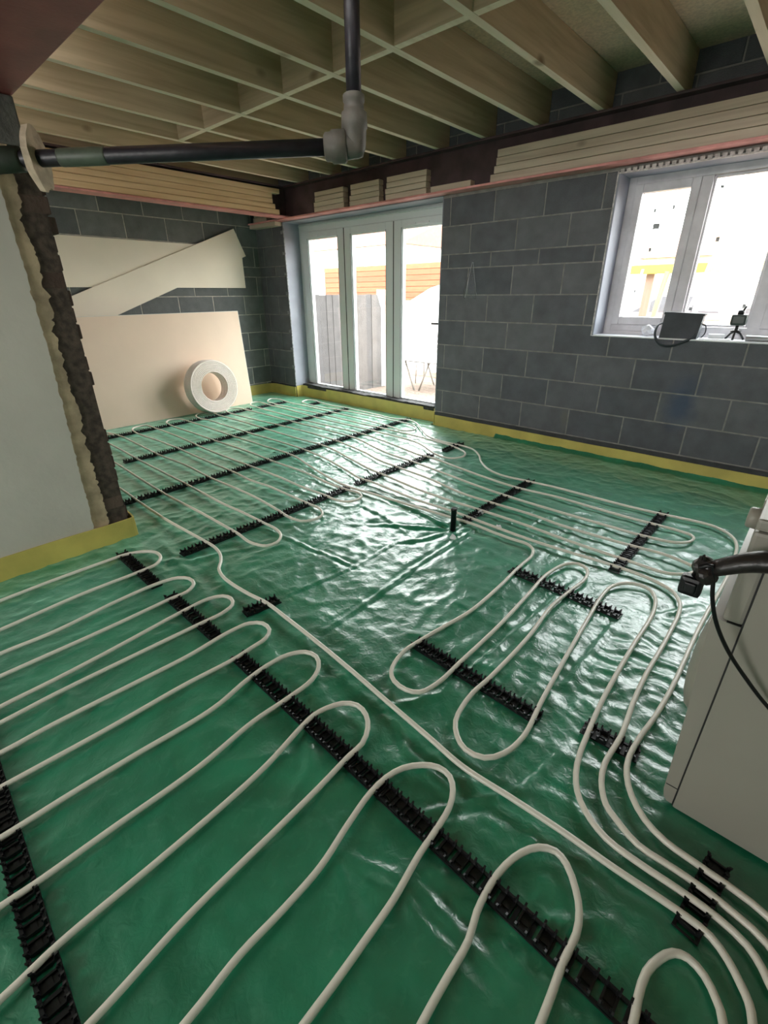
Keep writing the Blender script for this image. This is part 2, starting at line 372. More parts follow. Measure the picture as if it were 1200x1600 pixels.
# timber packers in the webs
def boards_x(x0, x1, z0, n, t, stepl, y0=3.962, y1=4.034):
    mb = MB(); z = z0
    for i in range(n):
        a = x0 + stepl[i % len(stepl)]; mb.box(a, x1 + random.uniform(-.004, .004), y0 + random.uniform(0, .010), y1, z + .0015, z + t - .0015, bev=.004); z += t
    return mb
tag(boards_x(-2.42, 2.9, 2.107, 4, 0.053, [0.0, 0.03, 0.045, 0.05]).build('timber_packer', M_PACKX), 'long stack of four pale timbers lying in the beam web over the window', 'timber')
for (x0, x1, n, l) in ((-4.60, -4.13, 4, 'short timber packer in the beam over the door, nearest the corner'), (-4.05, -3.64, 4, 'short timber packer in the beam over the door, middle of the three'), (-3.56, -3.07, 4, 'short timber packer in the beam over the door, nearest the window')):
    tag(boards_x(x0, x1, 2.107, n, 0.046, [0.0, 0.0, .02, .02]).build('timber_packer', M_PACKX), l, 'timber')
tag(boards_x(-3.02, -2.60, 2.107, 1, 0.045, [0]).build('timber_packer', M_PACKX), 'single thin timber lying on the beam flange between the short packers and the long stack', 'timber')
tag(MB().box(-5.86, -5.33, 3.965, 4.066, 2.045, 2.088, bev=.003).build('timber_plate', M_PACKX), 'pale timber plate under the beam end at the corner of the room', 'timber')
tag(boards_x(-5.78, -5.50, 2.107, 4, 0.05, [0.0, 0.02], 3.965, 4.034).build('timber_packer', M_PACKX), 'small timber block in the beam end behind the cross beam at the corner', 'timber')
mb = MB(); z = 2.125
for i, (ye, x1) in enumerate(((3.88, -5.095), (3.83, -5.10), (3.80, -5.105), (3.80, -5.10), (3.90, -5.10))):
    mb.box(-5.178, x1 - random.uniform(0, .012), -0.95, ye, z + .0015, z + .0485, bev=.004); z += 0.050
tag(mb.build('timber_packer', M_PACKY), 'long stack of yellowish timbers in the web of the beam above the boards', 'timber')

# ------------------------------------------------------------------ joists and blocking
JX = [-5.42, -4.86, -4.33, -3.93, -3.45, -2.965, -2.51, -2.06, -1.60, -1.12, -0.66, -0.20, 0.26, 0.72, 1.18, 1.64, 2.10, 2.56]
jw = 0.0225
jn = {-5.42: 'nearly hidden beside the corner beam', -4.86: 'nearest the timber-packed beam'}
ordn = {2: 'third', 3: 'fourth', 4: 'fifth', 5: 'sixth', 6: 'seventh', 7: 'eighth', 8: 'ninth', 9: 'tenth'}
words9 = ['second', 'third', 'fourth', 'fifth', 'sixth', 'seventh', 'eighth', 'ninth', 'tenth']
for i, x in enumerate(JX):
    if i == 0: lb = 'ceiling joist hard against the corner wall, beyond the timber-packed beam'
    elif i == 1: lb = 'ceiling joist first in from the timber-packed beam at far left'
    elif i <= 9: lb = 'long pine ceiling joist, %s counted from the timber-packed beam at far left' % words9[i - 2]
    elif i == 10: lb = 'pine ceiling joist cut by the top right corner of the view'
    else: lb = 'pine ceiling joist beyond the one in the top right corner'
    if i > 11: continue
    mb = MB(); mb.box(x - jw, x + jw, 0.70, 4.118, 2.414, 2.638, bev=0.0025)
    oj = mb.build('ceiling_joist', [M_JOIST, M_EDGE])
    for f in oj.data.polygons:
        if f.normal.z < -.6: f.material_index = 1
    tag(oj, lb, 'joist', 'pine ceiling joists')
wordsb = ['first', 'second', 'third', 'fourth', 'fifth', 'sixth', 'seventh', 'eighth', 'ninth', 'tenth', 'eleventh', 'twelfth']
nb = 0
for a, b in zip(JX[2:11], JX[3:12]):
    y = 2.365 + random.uniform(-.006, .006)
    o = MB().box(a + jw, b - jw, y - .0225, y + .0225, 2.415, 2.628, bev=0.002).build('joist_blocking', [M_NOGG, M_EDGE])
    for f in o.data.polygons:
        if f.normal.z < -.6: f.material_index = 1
    tag(o, 'short timber blocking between joists, %s of the row from the left' % wordsb[nb], 'blocking', 'blocking row across the joists'); nb += 1
# ------------------------------------------------------------------ glazed door
d = empty('door_1', (-4.13, 4.30, 0.1)); struct(d, 'three-pane white glazed door set')
def at0(o, root):
    o.parent = root; o.matrix_parent_inverse = Matrix.Translation(root.location).inverted(); return o
mb = MB(); y0, y1 = 4.30, 4.37
mb.box(DX0, DX0 + .06, y0, y1, .1, 2.088, bev=.004); mb.box(DX1 - .03, DX1, y0, y1, .1, 2.088, bev=.004)
mb.box(DX0 + .06, DX1 - .03, y0, y1, 1.985, 2.088, bev=.004); mb.box(DX0 + .06, DX1 - .03, y0, y1, .08, .10, bev=.004)
mb.box(DX0 + .02, DX1 - .02, y0 - .02, y0 + .005, 2.045, 2.062, bev=.003)
at0(mb.build('door_frame', M_PVC), d)
for (a, b) in ((-5.24, -4.492), (-4.482, -3.735), (-3.725, -2.98)):
    mb = MB(); s = .105; ya, yb = 4.285, 4.345
    mb.box(a, a + s, ya, yb, .10, 1.982, bev=.006); mb.box(b - s, b, ya, yb, .10, 1.982, bev=.006)
    mb.box(a + s, b - s, ya, yb, 1.915, 1.982, bev=.006); mb.box(a + s, b - s, ya, yb, .10, .165, bev=.006)
    mb2 = MB(); mb2.box(b - .001, b + .011, 4.2855, 4.30, .10, 1.98); mb2.box(a + s - .004, a + s, ya - .001, ya + .002, .165, 1.915); mb2.box(b - s, b - s + .004, ya - .001, ya + .002, .165, 1.915)
    at0(mb2.build('gasket', M_DARK), d)
    # glazing beads
    mb.box(a + s, a + s + .014, ya + .012, yb, .165, 1.915); mb.box(b - s - .014, b - s, ya + .012, yb, .165, 1.915)
    mb.box(a + s, b - s, ya + .012, yb, 1.90, 1.915); mb.box(a + s, b - s, ya + .012, yb, .165, .18)
    o = at0(mb.build('door_leaf', M_PVC), d)
    MB().box(a + s, b - s, 4.318, 4.324, .165, 1.915).build('pane', M_GLASS, o)
    bpy.context.view_layer.update()
for (a, b) in ((-5.07, -4.93), (-4.90, -4.80), (-3.55, -3.43), (-3.41, -3.26)):
    at0(MB().box(a, b, 4.276, 4.287, 1.93, 1.945, bev=.003).build('trickle_vent', M_WHITE), d)
mb = MB(); mb.box(-3.07, -3.05, 4.27, 4.285, .93, 1.12, bev=.003); mb.box(-3.17, -3.05, 4.24, 4.255, 1.00, 1.02, bev=.004)
at0(mb.build('handle', M_BLACK), d)
for nm, q in (('reveal_lining', (DX0, DX0 + .006, 4.068, 4.30, .155, 2.088)), ('reveal_lining', (DX0, DX1, 4.068, 4.30, 2.080, 2.0875)), ('reveal_lining', (DX1 - .006, DX1, 4.068, 4.30, .155, 2.088))):
    struct(MB().box(*q).build('trim_1', M_LINE))
mb = MB()
for i in range(9):
    z = .22 + i * .225; mb.box(DX0 - .05, DX0 + .012, 4.062, 4.069, z + .17, z + .205, tone=.5)
mb.box(DX0 - .006, DX0 + .008, 4.060, 4.070, .15, 2.08)
struct(mb.build('trim_2', mat('corner_bead', (0.30, 0.31, 0.33), 0.7, vary=0.5, vscale=30, bump=.6)), 'rough pale bead on the corner of the door reveal')
# threshold
mb = MB(); n = 90
top = []
for i in range(n + 1):
    x = DX0 + .006 + (DX1 - DX0 - .012) * i / n; top.append((x, .170 + .012 * noise.noise(Vector((x * 3, 0, 0))) + .008 * noise.noise(Vector((x * 15, 0, 0)))))
mb.poly([(top[0][0], .12)] + top + [(top[-1][0], .12)], 4.182, 4.30, 'XZ')
struct(mb.build('trim_3', mat('dark_threshold', (0.035, 0.033, 0.032), 0.85, vary=.4, vscale=20, bump=.8)), 'dark mortar and damp course under the glazed door')

# ------------------------------------------------------------------ window
w = empty('window_1', (-0.26, 4.27, 0.985)); struct(w, 'white window with protective film, on the right of the blockwork wall')
mb = MB(); y0, y1 = 4.27, 4.345; F = .055
mb.box(WX0, WX0 + F, y0, y1, WZ0, WZ1, bev=.004); mb.box(WX1 - F, WX1, y0, y1, WZ0, WZ1, bev=.004)
mb.box(WX0 + F, WX1 - F, y0, y1, WZ1 - .05, WZ1, bev=.004); mb.box(WX0 + F, WX1 - F, y0, y1, WZ0, WZ0 + .075, bev=.004)
mb.box(-.955, -.885, y0, y1, WZ0 + .07, WZ1 - .05, bev=.004); mb.box(-.465, -.39, y0, y1, WZ0 + .07, WZ1 - .05, bev=.004); mb.box(.36, .43, y0, y1, WZ0 + .07, WZ1 - .05, bev=.004)
mb.box(WX0 + .01, WX1 - .01, y0 - .012, y0, WZ0, WZ0 + .03, bev=.003)
at0(mb.build('window_frame', M_WINPVC), w)
def sash(a, b, z0, z1, s, ya, yb, nm):
    mb = MB(); mb.box(a, a + s, ya, yb, z0, z1, bev=.006); mb.box(b - s, b, ya, yb, z0, z1, bev=.006)
    mb.box(a + s, b - s, ya, yb, z1 - s, z1, bev=.006); mb.box(a + s, b - s, ya, yb, z0, z0 + s, bev=.006)
    o = at0(mb.build(nm, M_WINPVC), w)
    MB().box(a + s, b - s, 4.30, 4.306, z0 + s, z1 - s).build('pane', M_GLASS, o)
sash(-1.372, -.953, 1.062, 2.0, .056, 4.255, 4.33, 'window_sash'); sash(-.392, .362, 1.062, 2.0, .056, 4.255, 4.33, 'window_sash')
sash(-.886, -.464, 1.062, 1.998, .016, 4.29, 4.33, 'glazing_bead'); sash(.43, .848, 1.062, 2.0, .056, 4.255, 4.33, 'window_sash')
M_STK = mat('grey_sticker', (0.35, 0.36, 0.37), 0.6)
for (x, z, sx, sz) in ((-1.22, 1.83, .007, .012), (-1.10, 1.84, .007, .012), (-1.19, 1.73, .022, .018), (-1.20, 1.58, .008, .012), (-1.25, 1.30, .006, .008), (-.83, 1.93, .010, .008), (-.78, 1.62, .010, .014), (-.84, 1.18, .010, .010), (-.52, 1.20, .008, .012)):
    at0(MB().box(x - sx, x + sx, 4.2965, 4.2995, z - sz, z + sz).build('sticker', M_STK), w)
struct(MB().box(WX0 - .01, WX1 + .01, 4.058, 4.27, WZ0 - .006, WZ0 + .004, bev=.002).build('trim_4', M_WHITE), 'white window board edge')
mb = MB(); mb.box(WX0 - .012, WX0 + .002, 4.055, 4.27, WZ0, WZ1); struct(mb.build('trim_5', M_LINE))
mb = MB()
for i in range(60):
    x = WX0 + i * .04; mb.box(x, x + .026, 4.052, 4.062, WZ1 + .002, WZ1 + .022)
mb.box(WX0 - .01, WX1, 4.054, 4.075, WZ1 - .004, WZ1 + .004); mb.box(WX0 - .018, WX0 - .010, 4.052, 4.066, WZ0 - .004, WZ1 + .01)
struct(mb.build('trim_6', mat('expanded_bead', (0.55, 0.53, 0.52), .6, vary=.3, vscale=40)), 'perforated metal bead round the window opening')
mb = MB(); mb.box(WX0, WX1, 4.075, 4.27, WZ1 - .003, WZ1); struct(mb.build('trim_7', M_LINE))

# ------------------------------------------------------------------ yellow edge strips and the damp course band
def strip(path, h, th, name='edge_strip', amp=.006, seed=1, M=None, z0=0.0):
    """upright foam strip following a plan path"""
    P = spline([(x, y, 0) for x, y in path], 0.04); mb = MB(); prev = None
    for i, p in enumerate(P):
        t = (P[min(i + 1, len(P) - 1)] - P[max(i - 1, 0)]).normalized(); nr = Vector((-t.y, t.x, 0))
        s = i * .04; zz = h + amp * noise.noise(Vector((s * 2.2, seed, 0))); wob = .003 * noise.noise(Vector((s * 4, seed, 5)))
        bot = -0.02
        q = [p + nr * (wob + bot * 0), p + nr * (th + wob), p + nr * (th + wob * 2.5), p + nr * (wob * 2.5)]
        r = [mb.bm.verts.new((q[0].x, q[0].y, z0)), mb.bm.verts.new((q[1].x, q[1].y, z0)), mb.bm.verts.new((q[2].x, q[2].y, zz)), mb.bm.verts.new((q[3].x, q[3].y, zz))]
        if prev:
            for k in range(4): mb.bm.faces.new((prev[k], prev[(k + 1) % 4], r[(k + 1) % 4], r[k])).smooth = False
        else: mb.bm.faces.new(r)
        prev = r
    mb.bm.faces.new(prev[::-1])
    return mb.build(name, M or M_FOAM)
tag(strip([(3.0, 4.048), (1.5, 4.048), (0, 4.048), (-1.4, 4.047), (-2.6, 4.048), (-2.935, 4.048)], .118, -.008), 'yellow foam edge strip along the foot of the blockwork wall under the window', 'edge strip')
tag(strip([(-2.955, 4.055), (-2.955, 4.12), (-2.97, 4.165), (-3.4, 4.172), (-4.4, 4.172), (-5.27, 4.170), (-5.305, 4.14), (-5.30, 4.07)], .148, -.008, seed=4), 'yellow foam edge strip under the glazed door', 'edge strip')
tag(strip([(-5.31, 4.052), (-5.6, 4.05), (-5.80, 4.04), (-5.855, 3.97), (-5.862, 3.7), (-5.864, 1.0)], .140, -.008, seed=8), 'yellow foam edge strip curving round the far corner behind the boards', 'edge strip')
tag(strip([(-2.731, -3.0), (-2.729, -.5), (-2.729, .3), (-2.728, .80), (-2.733, .845), (-2.76, .853), (-2.99, .853)], .125, .009, seed=11, amp=.01), 'bright yellow foam edge strip round the foot of the plastered wall stub', 'edge strip')
struct(MB().box(-2.94, 3.0, 4.057, 4.0665, .09, .150).build('trim_8', M_DPC), 'dark damp course band at the foot of the blockwork')
struct(MB().box(XB, -5.31, 4.060, 4.0665, .09, .158).build('trim_9', M_DPC))

# ------------------------------------------------------------------ plan data: pipe routes and rails in metres
PIPE_C1 = [(0.309,-1.6),(0.299,0.1),(0.284,0.5),(0.249,0.759),(0.24,0.787),(0.223,0.81),(0.198,0.837),(0.163,0.859),(0.117,0.864),(0.049,0.862),(-0.035,0.858),(-0.162,0.858),(-0.303,0.851),(-0.454,0.84),(-0.578,0.852),(-0.685,0.863),(-0.8,0.875),(-0.939,0.89),(-1.174,0.91),(-1.401,0.925),(-1.565,0.933),(-1.695,0.918),(-1.846,0.912),(-1.924,0.92),(-1.996,0.944),(-2.045,0.984),(-2.12,1.024),(-2.214,1.044),(-2.316,1.043),(-2.758,1.028),(-3.173,1.033),(-3.49,1.043),(-4.8,1.043),(-4.85,1.056),(-4.887,1.093),(-4.9,1.143),(-4.887,1.193),(-4.85,1.23),(-4.8,1.243),(-4.135,1.243),(-3.614,1.225),(-3.171,1.212),(-2.708,1.223),(-2.444,1.222),(-2.257,1.219),(-2.107,1.207),(-2.011,1.243),(-1.999,1.303),(-2.043,1.366),(-2.126,1.4),(-2.306,1.403),(-2.489,1.402),(-2.745,1.394),(-3.192,1.402),(-3.621,1.406),(-4.122,1.409),(-4.491,1.425),(-4.763,1.426),(-5.06,1.426),(-5.095,1.435),(-5.121,1.461),(-5.13,1.496),(-5.121,1.531),(-5.095,1.557),(-5.06,1.566),(-5.218,1.566),(-4.997,1.6),(-4.566,1.597),(-4.082,1.584),(-3.648,1.604),(-3.197,1.589),(-2.911,1.599),(-2.632,1.595),(-2.355,1.573),(-2.214,1.557),(-2.11,1.575),(-2.071,1.633),(-2.081,1.71),(-2.165,1.766),(-2.3,1.771),(-2.512,1.775),(-2.765,1.777),(-2.92,1.761),(-3.177,1.774),(-3.651,1.775),(-4.136,1.784),(-4.556,1.774),(-4.929,1.753),(-5.127,1.776),(-5.218,1.833),(-5.217,1.939),(-5.026,1.964),(-4.569,1.971),(-4.097,1.949),(-3.621,1.938),(-3.187,1.944),(-2.812,1.944),(-2.568,1.932),(-2.309,1.938),(-2.194,1.934),(-2.112,1.964),(-2.087,2.029),(-2.103,2.088),(-2.168,2.123),(-2.253,2.111),(-2.428,2.105),(-2.78,2.141),(-3.185,2.136),(-3.656,2.15),(-4.1,2.14),(-4.561,2.134),(-4.96,2.125),(-5.176,2.157),(-5.257,2.239),(-5.209,2.319),(-5.004,2.342),(-4.55,2.34),(-4.108,2.339),(-3.642,2.344),(-3.183,2.342),(-2.867,2.265),(-2.587,2.196),(-2.332,2.156),(-2.092,2.173),(-1.925,2.186),(-1.766,2.198),(-1.569,2.212),(-1.429,2.223),(-1.297,2.232),(-1.159,2.22),(-1.033,2.215),(-0.949,2.219),(-0.896,2.189),(-0.864,2.116),(-0.861,2.015),(-0.857,1.92),(-0.846,1.741),(-0.846,1.49),(-0.874,1.314),(-0.892,1.192),(-0.9,1.105),(-0.887,1.033),(-0.865,0.986),(-0.828,0.96),(-0.77,0.956),(-0.726,0.979),(-0.705,1.049),(-0.703,1.201),(-0.703,1.488),(-0.715,1.773),(-0.725,1.997),(-0.693,2.155),(-0.647,2.196),(-0.597,2.175),(-0.57,2.088),(-0.582,1.939),(-0.596,1.761),(-0.578,1.497),(-0.579,1.199),(-0.586,1.104),(-0.58,1.023),(-0.564,0.961),(-0.529,0.917),(-0.483,0.894),(-0.425,0.908),(-0.389,0.96),(-0.373,1.051),(-0.393,1.23),(-0.418,1.492),(-0.443,1.782),(-0.458,2.001),(-0.448,2.108),(-0.405,2.175),(-0.354,2.198),(-0.306,2.184),(-0.269,2.123),(-0.247,1.998),(-0.247,1.731),(-0.244,1.506),(-0.238,1.336),(-0.226,1.189),(-0.216,1.101),(-0.201,1.04),(-0.177,0.989),(-0.141,0.95),(-0.074,0.915),(0.008,0.909),(0.09,0.911),(0.167,0.908),(0.224,0.893),(0.252,0.869),(0.264,0.852),(0.3,0.8),(0.335,0.7),(0.36,0.5),(0.38,0.1),(0.38,-1.6)]
PIPE_C2 = [(0.44,-1.6),(0.44,0.1),(0.42,0.5),(0.385,0.72),(0.32,0.85),(0.257,0.923),(0.198,0.941),(0.135,0.951),(0.072,0.953),(-0.009,0.953),(-0.076,0.985),(-0.105,1.005),(-0.137,1.063),(-0.15,1.126),(-0.146,1.263),(-0.159,1.432),(-0.164,1.59),(-0.16,1.798),(-0.16,1.944),(-0.163,2.066),(-0.179,2.163),(-0.226,2.242),(-0.303,2.28),(-0.381,2.294),(-0.469,2.296),(-0.566,2.293),(-0.763,2.279),(-0.945,2.273),(-1.117,2.279),(-1.287,2.288),(-1.483,2.301),(-1.794,2.3),(-2.017,2.318),(-2.245,2.334),(-2.349,2.331),(-2.581,2.393),(-2.9,2.473),(-3.159,2.507),(-3.495,2.526),(-4.09,2.509),(-4.592,2.513),(-4.901,2.507),(-5.061,2.486),(-5.211,2.519),(-5.298,2.613),(-5.278,2.717),(-5.036,2.711),(-4.556,2.727),(-4.118,2.713),(-3.58,2.706),(-3.163,2.707),(-2.724,2.604),(-2.427,2.526),(-2.24,2.499),(-1.853,2.446),(-1.625,2.434),(-1.376,2.433),(-1.062,2.428),(-0.817,2.406),(-0.601,2.394),(-0.471,2.394),(-0.379,2.392),(-0.292,2.396),(-0.219,2.446),(-0.186,2.506),(-0.188,2.544),(-0.219,2.558),(-0.275,2.576),(-0.351,2.588),(-0.493,2.574),(-0.66,2.565),(-0.883,2.563),(-1.099,2.587),(-1.39,2.584),(-1.63,2.595),(-1.964,2.668),(-2.289,2.708),(-2.542,2.741),(-2.756,2.808),(-3.146,2.883),(-3.587,2.912),(-4.109,2.893),(-4.523,2.869),(-4.968,2.853),(-5.181,2.889),(-5.245,2.971),(-5.193,3.062),(-5.01,3.08),(-4.593,3.09),(-4.1,3.082),(-3.6,3.094),(-3.153,3.076),(-2.663,2.938),(-2.266,2.893),(-1.903,2.831),(-1.648,2.788),(-1.33,2.752),(-0.957,2.738),(-0.721,2.74),(-0.47,2.743),(-0.332,2.775),(-0.28,2.83),(-0.268,2.891),(-0.289,2.934),(-0.357,2.949),(-0.473,2.947),(-0.638,2.944),(-0.877,2.952),(-1.106,2.963),(-1.364,2.938),(-1.646,2.964),(-1.91,3.017),(-2.251,3.083),(-2.368,3.074),(-2.69,3.143),(-3.152,3.226),(-3.645,3.223),(-4.076,3.215),(-4.533,3.226),(-5.03,3.248),(-5.231,3.27),(-5.352,3.37),(-5.323,3.447),(-5.102,3.431),(-4.666,3.42),(-4.116,3.377),(-3.62,3.385),(-3.146,3.387),(-2.611,3.346),(-2.309,3.197),(-2.188,3.162),(-2.111,3.183),(-2.065,3.269),(-2.103,3.376),(-2.242,3.454),(-2.38,3.492),(-2.681,3.513),(-3.138,3.525),(-3.555,3.514),(-4.133,3.527),(-4.663,3.515),(-5.014,3.505),(-5.267,3.547),(-5.367,3.679),(-5.253,3.721),(-5.042,3.686),(-4.628,3.687),(-4.114,3.67),(-3.602,3.661),(-3.149,3.617),(-2.987,3.589),(-2.924,3.677),(-2.967,3.773),(-3.101,3.832),(-3.306,3.84),(-3.672,3.839),(-4.155,3.811),(-4.42,3.769),(-4.649,3.767),(-4.889,3.817),(-4.933,3.938),(-4.824,3.978),(-4.68,3.942),(-4.412,3.92),(-4.161,3.944),(-3.671,3.923),(-3.398,3.914),(-3.236,3.975),(-3.084,3.92),(-2.895,3.768),(-2.661,3.59),(-2.456,3.536),(-2.26,3.543),(-2.117,3.512),(-1.986,3.407),(-1.871,3.26),(-1.727,3.138),(-1.586,3.089),(-1.384,3.105),(-1.168,3.126),(-0.94,3.123),(-0.69,3.116),(-0.482,3.13),(-0.333,3.152),(-0.226,3.153),(-0.156,3.115),(-0.103,3.047),(-0.076,2.961),(-0.063,2.825),(-0.057,2.644),(-0.063,2.393),(-0.072,2.196),(-0.077,2.017),(-0.078,1.847),(-0.077,1.723),(-0.078,1.588),(-0.087,1.414),(-0.101,1.284),(-0.103,1.19),(-0.09,1.131),(-0.06,1.076),(-0.014,1.031),(0.04,1.008),(0.116,1.001),(0.19,0.996),(0.251,0.984),(0.33,0.93),(0.4,0.82),(0.465,0.65),(0.495,0.4),(0.5,-1.6)]
PIPE_C3 = [(-2.477,-1.5),(-2.484,-0.8),(-2.492,0.13),(-2.504,0.345),(-2.5,0.59),(-2.497,0.682),(-2.457,0.763),(-2.402,0.802),(-2.327,0.796),(-2.274,0.748),(-2.264,0.682),(-2.267,0.39),(-2.238,0.079),(-2.185,-0.922),(-2.175,-0.961),(-2.146,-0.989),(-2.107,-1),(-2.068,-0.989),(-2.039,-0.961),(-2.029,-0.922),(-2.064,0.045),(-2.057,0.224),(-2.086,0.497),(-2.088,0.684),(-2.066,0.763),(-2.02,0.796),(-1.959,0.79),(-1.918,0.734),(-1.92,0.658),(-1.916,0.382),(-1.919,0.016),(-1.92,-0.884),(-1.905,-0.942),(-1.862,-0.984),(-1.804,-1),(-1.746,-0.984),(-1.704,-0.942),(-1.688,-0.884),(-1.746,-0.018),(-1.751,0.141),(-1.763,0.327),(-1.791,0.669),(-1.792,0.771),(-1.764,0.829),(-1.717,0.844),(-1.669,0.821),(-1.647,0.754),(-1.65,0.669),(-1.664,0.387),(-1.672,0.119),(-1.666,-0.034),(-1.686,-0.944),(-1.678,-0.972),(-1.657,-0.992),(-1.629,-1),(-1.601,-0.992),(-1.58,-0.972),(-1.573,-0.944),(-1.531,-0.061),(-1.531,0.081),(-1.515,0.327),(-1.502,0.522),(-1.511,0.709),(-1.498,0.799),(-1.457,0.835),(-1.4,0.83),(-1.368,0.789),(-1.361,0.714),(-1.357,0.627),(-1.371,0.455),(-1.379,0.19),(-1.396,-0.087),(-1.44,-0.913),(-1.429,-0.957),(-1.397,-0.988),(-1.353,-1),(-1.31,-0.988),(-1.278,-0.957),(-1.267,-0.913),(-1.229,-0.12),(-1.225,0.043),(-1.216,0.206),(-1.201,0.461),(-1.226,0.601),(-1.234,0.7),(-1.222,0.789),(-1.184,0.843),(-1.133,0.855),(-1.084,0.826),(-1.052,0.765),(-1.049,0.657),(-1.055,0.522),(-1.036,0.316),(-1.041,0.069),(-1.043,-0.09),(-1.048,-0.156),(-1.067,-0.88),(-1.051,-0.94),(-1.007,-0.984),(-0.947,-1),(-0.887,-0.984),(-0.843,-0.94),(-0.827,-0.88),(-0.858,-0.194),(-0.871,-0.088),(-0.875,0.133),(-0.881,0.332),(-0.893,0.467),(-0.92,0.609),(-0.927,0.668),(-0.917,0.716),(-0.892,0.766),(-0.849,0.794),(-0.799,0.785),(-0.758,0.751),(-0.732,0.699),(-0.731,0.64),(-0.723,0.52),(-0.718,0.377),(-0.712,0.119),(-0.689,-0.087),(-0.643,-0.939),(-0.635,-0.97),(-0.613,-0.992),(-0.583,-1),(-0.552,-0.992),(-0.53,-0.97),(-0.522,-0.939),(-0.554,0.034),(-0.566,0.162),(-0.563,0.268),(-0.566,0.384),(-0.588,0.497),(-0.604,0.599),(-0.602,0.664),(-0.585,0.72),(-0.549,0.766),(-0.509,0.791),(-0.468,0.79),(-0.437,0.761),(-0.417,0.714),(-0.409,0.64),(-0.405,0.568),(-0.39,0.454),(-0.386,0.355),(-0.384,0.26),(-0.384,0.191),(-0.359,-0.882),(-0.343,-0.941),(-0.3,-0.984),(-0.241,-1),(-0.181,-0.984),(-0.138,-0.941),(-0.122,-0.882),(-0.218,0.34),(-0.22,0.427),(-0.221,0.504),(-0.235,0.56),(-0.24,0.632),(-0.234,0.689),(-0.218,0.741),(-0.192,0.781),(-0.157,0.8),(-0.125,0.79),(-0.087,0.752),(-0.064,0.714),(-0.053,0.669),(-0.055,0.607),(-0.052,0.546),(-0.05,0.491),(-0.027,-0.992),(-0.028,-0.996),(-0.03,-0.999),(-0.034,-1),(-0.038,-0.999),(-0.041,-0.996),(-0.042,-0.992),(0.081,0.609),(0.077,0.65),(0.078,0.702),(0.092,0.744),(0.111,0.774),(0.136,0.785),(0.167,0.775),(0.193,0.748),(0.208,0.719),(0.218,-0.3),(0.218,-1.5)]

RAILS = [((-5.041, 1.45), (-5.085, 3.175), 'black clip rail nearest the leaning plasterboard, in front of the coil'),
 ((-5.079, 3.278), (-5.095, 3.715), 'short black clip rail in the far corner beside the yellow strip'),
 ((-4.721, 3.803), (-4.727, 4.002), 'very short black clip rail in front of the left door pane'),
 ((-4.147, 1.31), (-4.189, 3.992), 'long black clip rail, second row out from the plasterboard'),
 ((-3.248, .90), (-3.271, 4.053), 'long black clip rail, third row out, starting behind the wall stub'),
 ((-2.298, .894), (-2.306, 2.194), 'black clip rail under the three near U-bends, fourth row, nearer part'),
 ((-2.321, 2.249), (-2.313, 3.204), 'black clip rail in the bright reflection, fourth row, further part'),
 ((-2.299, 3.338), (-2.309, 3.642), 'short black clip rail under the pipe bend by the door jamb'),
 ((-1.372, 2.234), (-1.375, 3.164), 'black clip rail ending beside the upright black stub'),
 ((-.494, 2.26), (-.486, 3.195), 'black clip rail across the long rows, nearest the right edge'),
 ((-.893, 1.938), (-.337, 1.905), 'black clip rail across the far ends of the centre loops'),
 ((-.916, 1.181), (-.364, 1.159), 'black clip rail across the near ends of the centre loops'),
 ((-.252, 1.229), (-.073, 1.232), 'short black clip rail under three pipes beside the appliance'),
 ((.122, .835), (.151, 1.052), 'black clip rail in the shade below the appliance'),
 ((-1.589, .829), (-1.562, .999), 'tiny black clip rail under the single diagonal lead pipe'),
 ((-2.552, .679), (-2.076, .668), 'black clip rail next to the plastered wall stub'),
 ((-1.962, .671), (-1.502, .665), 'black clip rail second from the wall stub in the foreground row'),
 ((-1.388, .662), (.150, .612), 'longest foreground black clip rail running to the lower right'),
 ((-2.60, -.05), (-.60, -.130), 'black clip rail cut by the lower left corner')]

NEAR = set()
for pl in (PIPE_C1, PIPE_C2, PIPE_C3):
    for v in spline([(x, y, 0) for x, y in pl], .012):
        i, j = int(v.x // .0125), int(v.y // .0125)
        for a in (-1, 0, 1):
            for b in (-1, 0, 1): NEAR.add((i + a, j + b))
